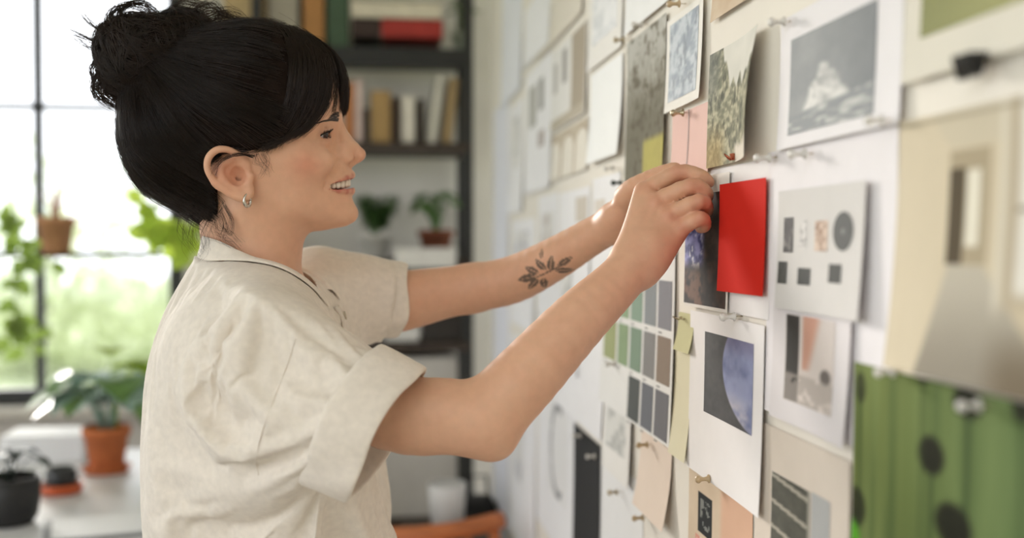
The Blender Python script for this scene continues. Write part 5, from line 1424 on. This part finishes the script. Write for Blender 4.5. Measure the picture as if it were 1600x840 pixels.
# let the cloth settle on the body: a little spare width, pinned at neck, cuffs and hem
ob = bpy.data.objects.new('settle_body', body_obj.data.copy()); COL.objects.link(ob); ob.location = person.location
dm_ = ob.modifiers.new('d', 'DECIMATE'); dm_.ratio = 0.04
dg = bpy.context.evaluated_depsgraph_get(); me2 = bpy.data.meshes.new_from_object(ob.evaluated_get(dg)); ob.modifiers.clear(); ob.data = me2
bm_ = bmesh.new(); bm_.from_mesh(me2)
bmesh.ops.delete(bm_, geom=[v for v in bm_.verts if v.co.x + person.location.x > 0.10 or v.co.z > 1.46], context='VERTS'); bm_.to_mesh(me2); bm_.free()
ob.modifiers.new('c', 'COLLISION'); ob.collision.thickness_outer = 0.004
c = (sv - RC) @ rax; e = np.linalg.norm(sv - RC - c[:, None] * rax, axis=1)
c2 = (sv - LC) @ lax; e2 = np.linalg.norm(sv - LC - c2[:, None] * lax, axis=1)
n0 = AM(400, 428); nn = AM(484,466) - AM(316,404); nz = np.array([-nn[2], 0, nn[0]]); nz /= np.linalg.norm(nz)
pin = ((c > -0.043) & (e < 0.10) & (sv[:, 1] < 1.25)) | ((c2 > -0.028) & (e2 < 0.09) & (sv[:, 1] > 1.42)) | ((sv - n0) @ nz > -0.008) | (sv[:, 2] < 0.955)
vg = shirt_obj.vertex_groups.new(name='pin'); vg.add([int(i) for i in np.nonzero(pin)[0]], 1.0, 'REPLACE')
cl = shirt_obj.modifiers.new('cloth', 'CLOTH'); cs = cl.settings
cs.quality = 3; cs.mass = 0.15; cs.tension_stiffness = 20; cs.compression_stiffness = 20; cs.shear_stiffness = 8; cs.bending_stiffness = 1.2
cs.tension_damping = 5; cs.compression_damping = 5; cs.vertex_group_mass = 'pin'; cs.shrink_min = -0.035; cs.air_damping = 2
cs.effector_weights.gravity = 0.45
cl.collision_settings.distance_min = 0.004; cl.collision_settings.collision_quality = 1
cl.point_cache.frame_start = 1; cl.point_cache.frame_end = 40
for fr in range(1, 21): SC.frame_set(fr)
dg = bpy.context.evaluated_depsgraph_get()
m3 = bpy.data.meshes.new_from_object(shirt_obj.evaluated_get(dg)); shirt_obj.modifiers.clear(); shirt_obj.data = m3
m3.polygons.foreach_set('use_smooth', np.ones(len(m3.polygons), bool))
bpy.data.objects.remove(ob); SC.frame_set(1)
sol = shirt_obj.modifiers.new('thickness', 'SOLIDIFY'); sol.thickness = 0.0022; sol.offset = -1
sb = shirt_obj.modifiers.new('smooth', 'SUBSURF'); sb.levels = 1; sb.render_levels = 1

# points on the settled cloth
from mathutils.bvhtree import BVHTree
sw = np.empty(len(m3.vertices) * 3, np.float32); m3.vertices.foreach_get('co', sw); sw = sw.reshape(-1, 3) + np.array(person.location)
bvh = BVHTree.FromPolygons([tuple(p) for p in sw], [tuple(f.vertices) for f in m3.polygons])
def seen(px, py, lift=0.0):
    d = (at(px, py, 2.0) - CAM).normalized(); hit = bvh.ray_cast(CAM, d)[0]
    return np.array(hit - d * lift) if hit is not None else A(px, py, 1.18)
def front(y, z, lift=0.0):
    hit = bvh.ray_cast(Vector((0.5, y, z)), Vector((-1, 0, 0)))[0]
    return np.array([hit.x + lift, y, z]) if hit is not None else None
sm = MB()
D = np.array([(461,530),(452,560),(437,600),(420,642),(405,688),(399,722),(404,742)], float); tt = np.linspace(0, 6, 50)
pts = np.array([seen(np.interp(t_, range(7), D[:, 0]), np.interp(t_, range(7), D[:, 1]), 0.0006) for t_ in tt])
for _ in range(3): pts[1:-1] = 0.25 * pts[:-2] + 0.5 * pts[1:-1] + 0.25 * pts[2:]
sm.tube(pts - np.array([0, -0.0004, 0]), 0.0008, 6); sm.build('armhole_seam', linen, shirt_obj, True)
zs = np.linspace(AM(500, 478)[2], 0.97, 60); pl = []
for z in zs:
    row = [front(YM + o, z, 0.0028) for o in (-0.016, -0.008, 0.0, 0.008, 0.016)]
    if all(r is not None for r in row): pl.append(row)
if len(pl) > 4:
    pl = np.array(pl)
    for _ in range(3): pl[1:-1] = 0.25 * pl[:-2] + 0.5 * pl[1:-1] + 0.25 * pl[2:]
    n_ = len(pl); Fq = np.array([(i * 5 + j, i * 5 + j + 1, (i + 1) * 5 + j + 1, (i + 1) * 5 + j) for i in range(n_ - 1) for j in range(4)])
    po = mesh_obj('placket', pl.reshape(-1, 3), Fq, linen, shirt_obj, True, world=True)
    q_ = po.modifiers.new('thickness', 'SOLIDIFY'); q_.thickness = 0.003; q_.offset = 0
    bm_m = mat('button', srgb(196, 184, 164), 0.3, spec=0.5)
    for k in range(2, n_, 11):
        c_ = pl[k, 2]; nrm = Vector((1, 0, 0.25)).normalized().to_track_quat('Z', 'Y').to_matrix()
        MB().lathe(c_ + np.array([0.0015, 0, 0]), [(0, 0), (.0052, 0), (.0056, .0012), (.0046, .0020), (.0036, .0015), (0, .0015)], 20, nrm).build('button', bm_m, shirt_obj, True)

# turned-up cuffs
def cuff(C, axis, r, length, seed, flat=1.0, back=0.0):
    up = np.array([0, 0, 1.0]); u = up - axis * (up @ axis); u /= np.linalg.norm(u); w = np.cross(axis, u)
    N = 72; prof = [(-length, 0.000), (-length, 0.0045), (-length * 0.95, 0.0062), (-length * 0.6, 0.0066), (-length * 0.25, 0.0062), (-0.004, 0.0058), (-0.0012, 0.0048), (0.0, 0.0030), (-0.0012, 0.0008), (-0.005, 0.0), (-length * 0.5, -0.0006), (-length, -0.001)]
    V = []
    for s_, dr in prof:
        for k in range(N):
            a = 2 * math.pi * k / N
            wob = 0.0022 * math.sin(2 * a + seed) + 0.0016 * math.sin(5 * a + seed * 2 + s_ * 40) + 0.0010 * math.sin(9 * a + seed + s_ * 90)
            rr = r + dr + wob + 0.08 * (-s_) * 0.5
            V.append(C + axis * (s_ + 0.003 * math.sin(3 * a + seed) + back * math.cos(a)) + u * rr * math.cos(a) + w * rr * math.sin(a) * flat)
    Fq = [(j * N + k, j * N + (k + 1) % N, (j + 1) * N + (k + 1) % N, (j + 1) * N + k) for j in range(len(prof) - 1) for k in range(N)]
    o = mesh_obj('sleeve_cuff', np.array(V), np.array(Fq), linen, shirt_obj, smooth=True, world=True)
    m_ = o.modifiers.new('smooth', 'SUBSURF'); m_.levels = 1; m_.render_levels = 1
    return o
cuff(RC, rax, 0.0725, 0.056, 1.3, 0.98, 0.004)
cuff(LC, lax, 0.0455, 0.034, 2.1, 0.98)

# collar
ct = [  # upper edge (x, y, w)          lower edge (x, y, w)
    ((315,368,0), (313,406,0)), ((316,368,20), (313,407,24)), ((326,371,38), (322,410,46)), ((345,377,52), (345,418,62)), ((385,397,66), (384,434,78)),
    ((415,417,72), (414,449,88)), ((440,436,67), (441,466,86)), ((468,456,53), (472,483,74)), ((488,472,38), (497,493,58))]
def strip(rows, n=40):
    D = np.array(rows, float); t = np.linspace(0, len(D) - 1, n); out = np.zeros((n, D.shape[1], 3))
    E_ = np.concatenate([2*D[:1]-D[1:2], D, 2*D[-1:]-D[-2:-1]])
    for i_, x in enumerate(t):
        i = min(int(x), len(D) - 2); u = x - i; a, b, c, d = E_[i:i+4]
        out[i_] = 0.5*(2*b + (c-a)*u + (2*a-5*b+4*c-d)*u*u + (3*b-a-3*c+d)*u**3)
    return out
rows = strip([(u_, tuple((a + b) / 2 + o for a, b, o in zip(u_, l_, (0, 2, 4))), l_) for u_, l_ in ct])
inner = strip([(u_, (u_[0] + (400 - u_[0]) * 0.06, u_[1] + 30, max(u_[2] - 5, 0))) for u_, l_ in ct])
P3 = np.array([[AM(*[q[0], q[1], q[2] / 1000]) for q in r] for r in rows]); PI3 = np.array([[AM(q[0], q[1], q[2] / 1000) for q in r] for r in inner])
# inside stand -> fold -> outer leaf, laid outside the settled cloth
def outside(p, m_):
    loc, nr, _, _ = bvh.find_nearest(Vector(p), 0.2)
    if loc is None: return p
    if nr.dot(loc - Vector(AM(415, 640))) < 0: nr = -nr
    d_ = (Vector(p) - loc).dot(nr)
    return np.array(loc + nr * m_) if d_ < m_ else p
near_ = [[outside(p, (0.006, 0.0045, 0.0022)[j]) for j, p in enumerate(r)] for r in P3]
far_ = [[outside(mirror(p), (0.006, 0.0045, 0.0022)[j]) for j, p in enumerate(r)] for r in P3]
def soft(L_):
    L_ = np.array(L_)
    for _ in range(4): L_[1:-1] = 0.25 * L_[:-2] + 0.5 * L_[1:-1] + 0.25 * L_[2:]
    return L_
near_, far_ = soft(near_), soft(far_)
PF3 = np.array([[mirror(p) for p in r] for r in PI3])
G3 = np.concatenate([np.concatenate([PF3[:, ::-1], far_], 1)[:0:-1], np.concatenate([PI3[:, ::-1], near_], 1)])
nr, nc = G3.shape[:2]
Fq = np.array([(i * nc + j, i * nc + j + 1, (i + 1) * nc + j + 1, (i + 1) * nc + j) for i in range(nr - 1) for j in range(nc - 1)])
co = mesh_obj('collar', G3.reshape(-1, 3), Fq, linen, shirt_obj, smooth=True, world=True)
so = co.modifiers.new('thickness', 'SOLIDIFY'); so.thickness = 0.0026; so.offset = 0
m_ = co.modifiers.new('smooth', 'SUBSURF'); m_.levels = 2; m_.render_levels = 2

# ---- trousers and shoes down to the floor
tr = SDF(); HX = AM(410, 900)[0]
tr.ell((HX, YM, 0.93), (0.115, 0.165, 0.12), 0.03)
for s in (-1, 1):
    tr.chain([(HX, YM + s * 0.085, 0.88), (HX + 0.01, YM + s * 0.095, 0.50), (HX - 0.01, YM + s * 0.10, 0.09)], [0.088, 0.068, 0.060], 0.03, sub=3)
tr.add('i', lambda P: 0.075 - P[:, 2], (-1, 0, -1), (1, 3, 3), 0.0)
tv, tq = polygonise(ripple(tr, 0.010, 14, 31), (HX - 0.16, YM - 0.22, 0.03), (HX + 0.18, YM + 0.22, 1.06), 0.010)
mesh_obj('trousers', tv, tq, mat('denim', srgb(70, 78, 92), 0.85, noise=0.1, nscale=60, bump=0.2, bscale=600), person, True, world=True)
for s in (-1, 1):
    sh_ = SDF(); sh_.chain([(HX - 0.07, YM + s * 0.10, 0.045), (HX + 0.06, YM + s * 0.105, 0.045), (HX + 0.16, YM + s * 0.112, 0.032)], [0.042, 0.046, 0.034], 0.02, sub=3); sh_.cone((HX - 0.02, YM + s * 0.10, 0.05), (HX - 0.02, YM + s * 0.10, 0.11), 0.045, 0.045, 0.02)
    sh_.add('i', lambda P: 0.002 - P[:, 2], (-1, 0, -1), (1, 3, 3), 0.002)
    xv, xq = polygonise(sh_, (HX - 0.16, YM + s * 0.10 - 0.1, -0.03), (HX + 0.24, YM + s * 0.10 + 0.1, 0.2), 0.007)
    mesh_obj('shoe', xv, xq, mat('shoe_leather', srgb(60, 50, 44), 0.5), person, True, world=True)
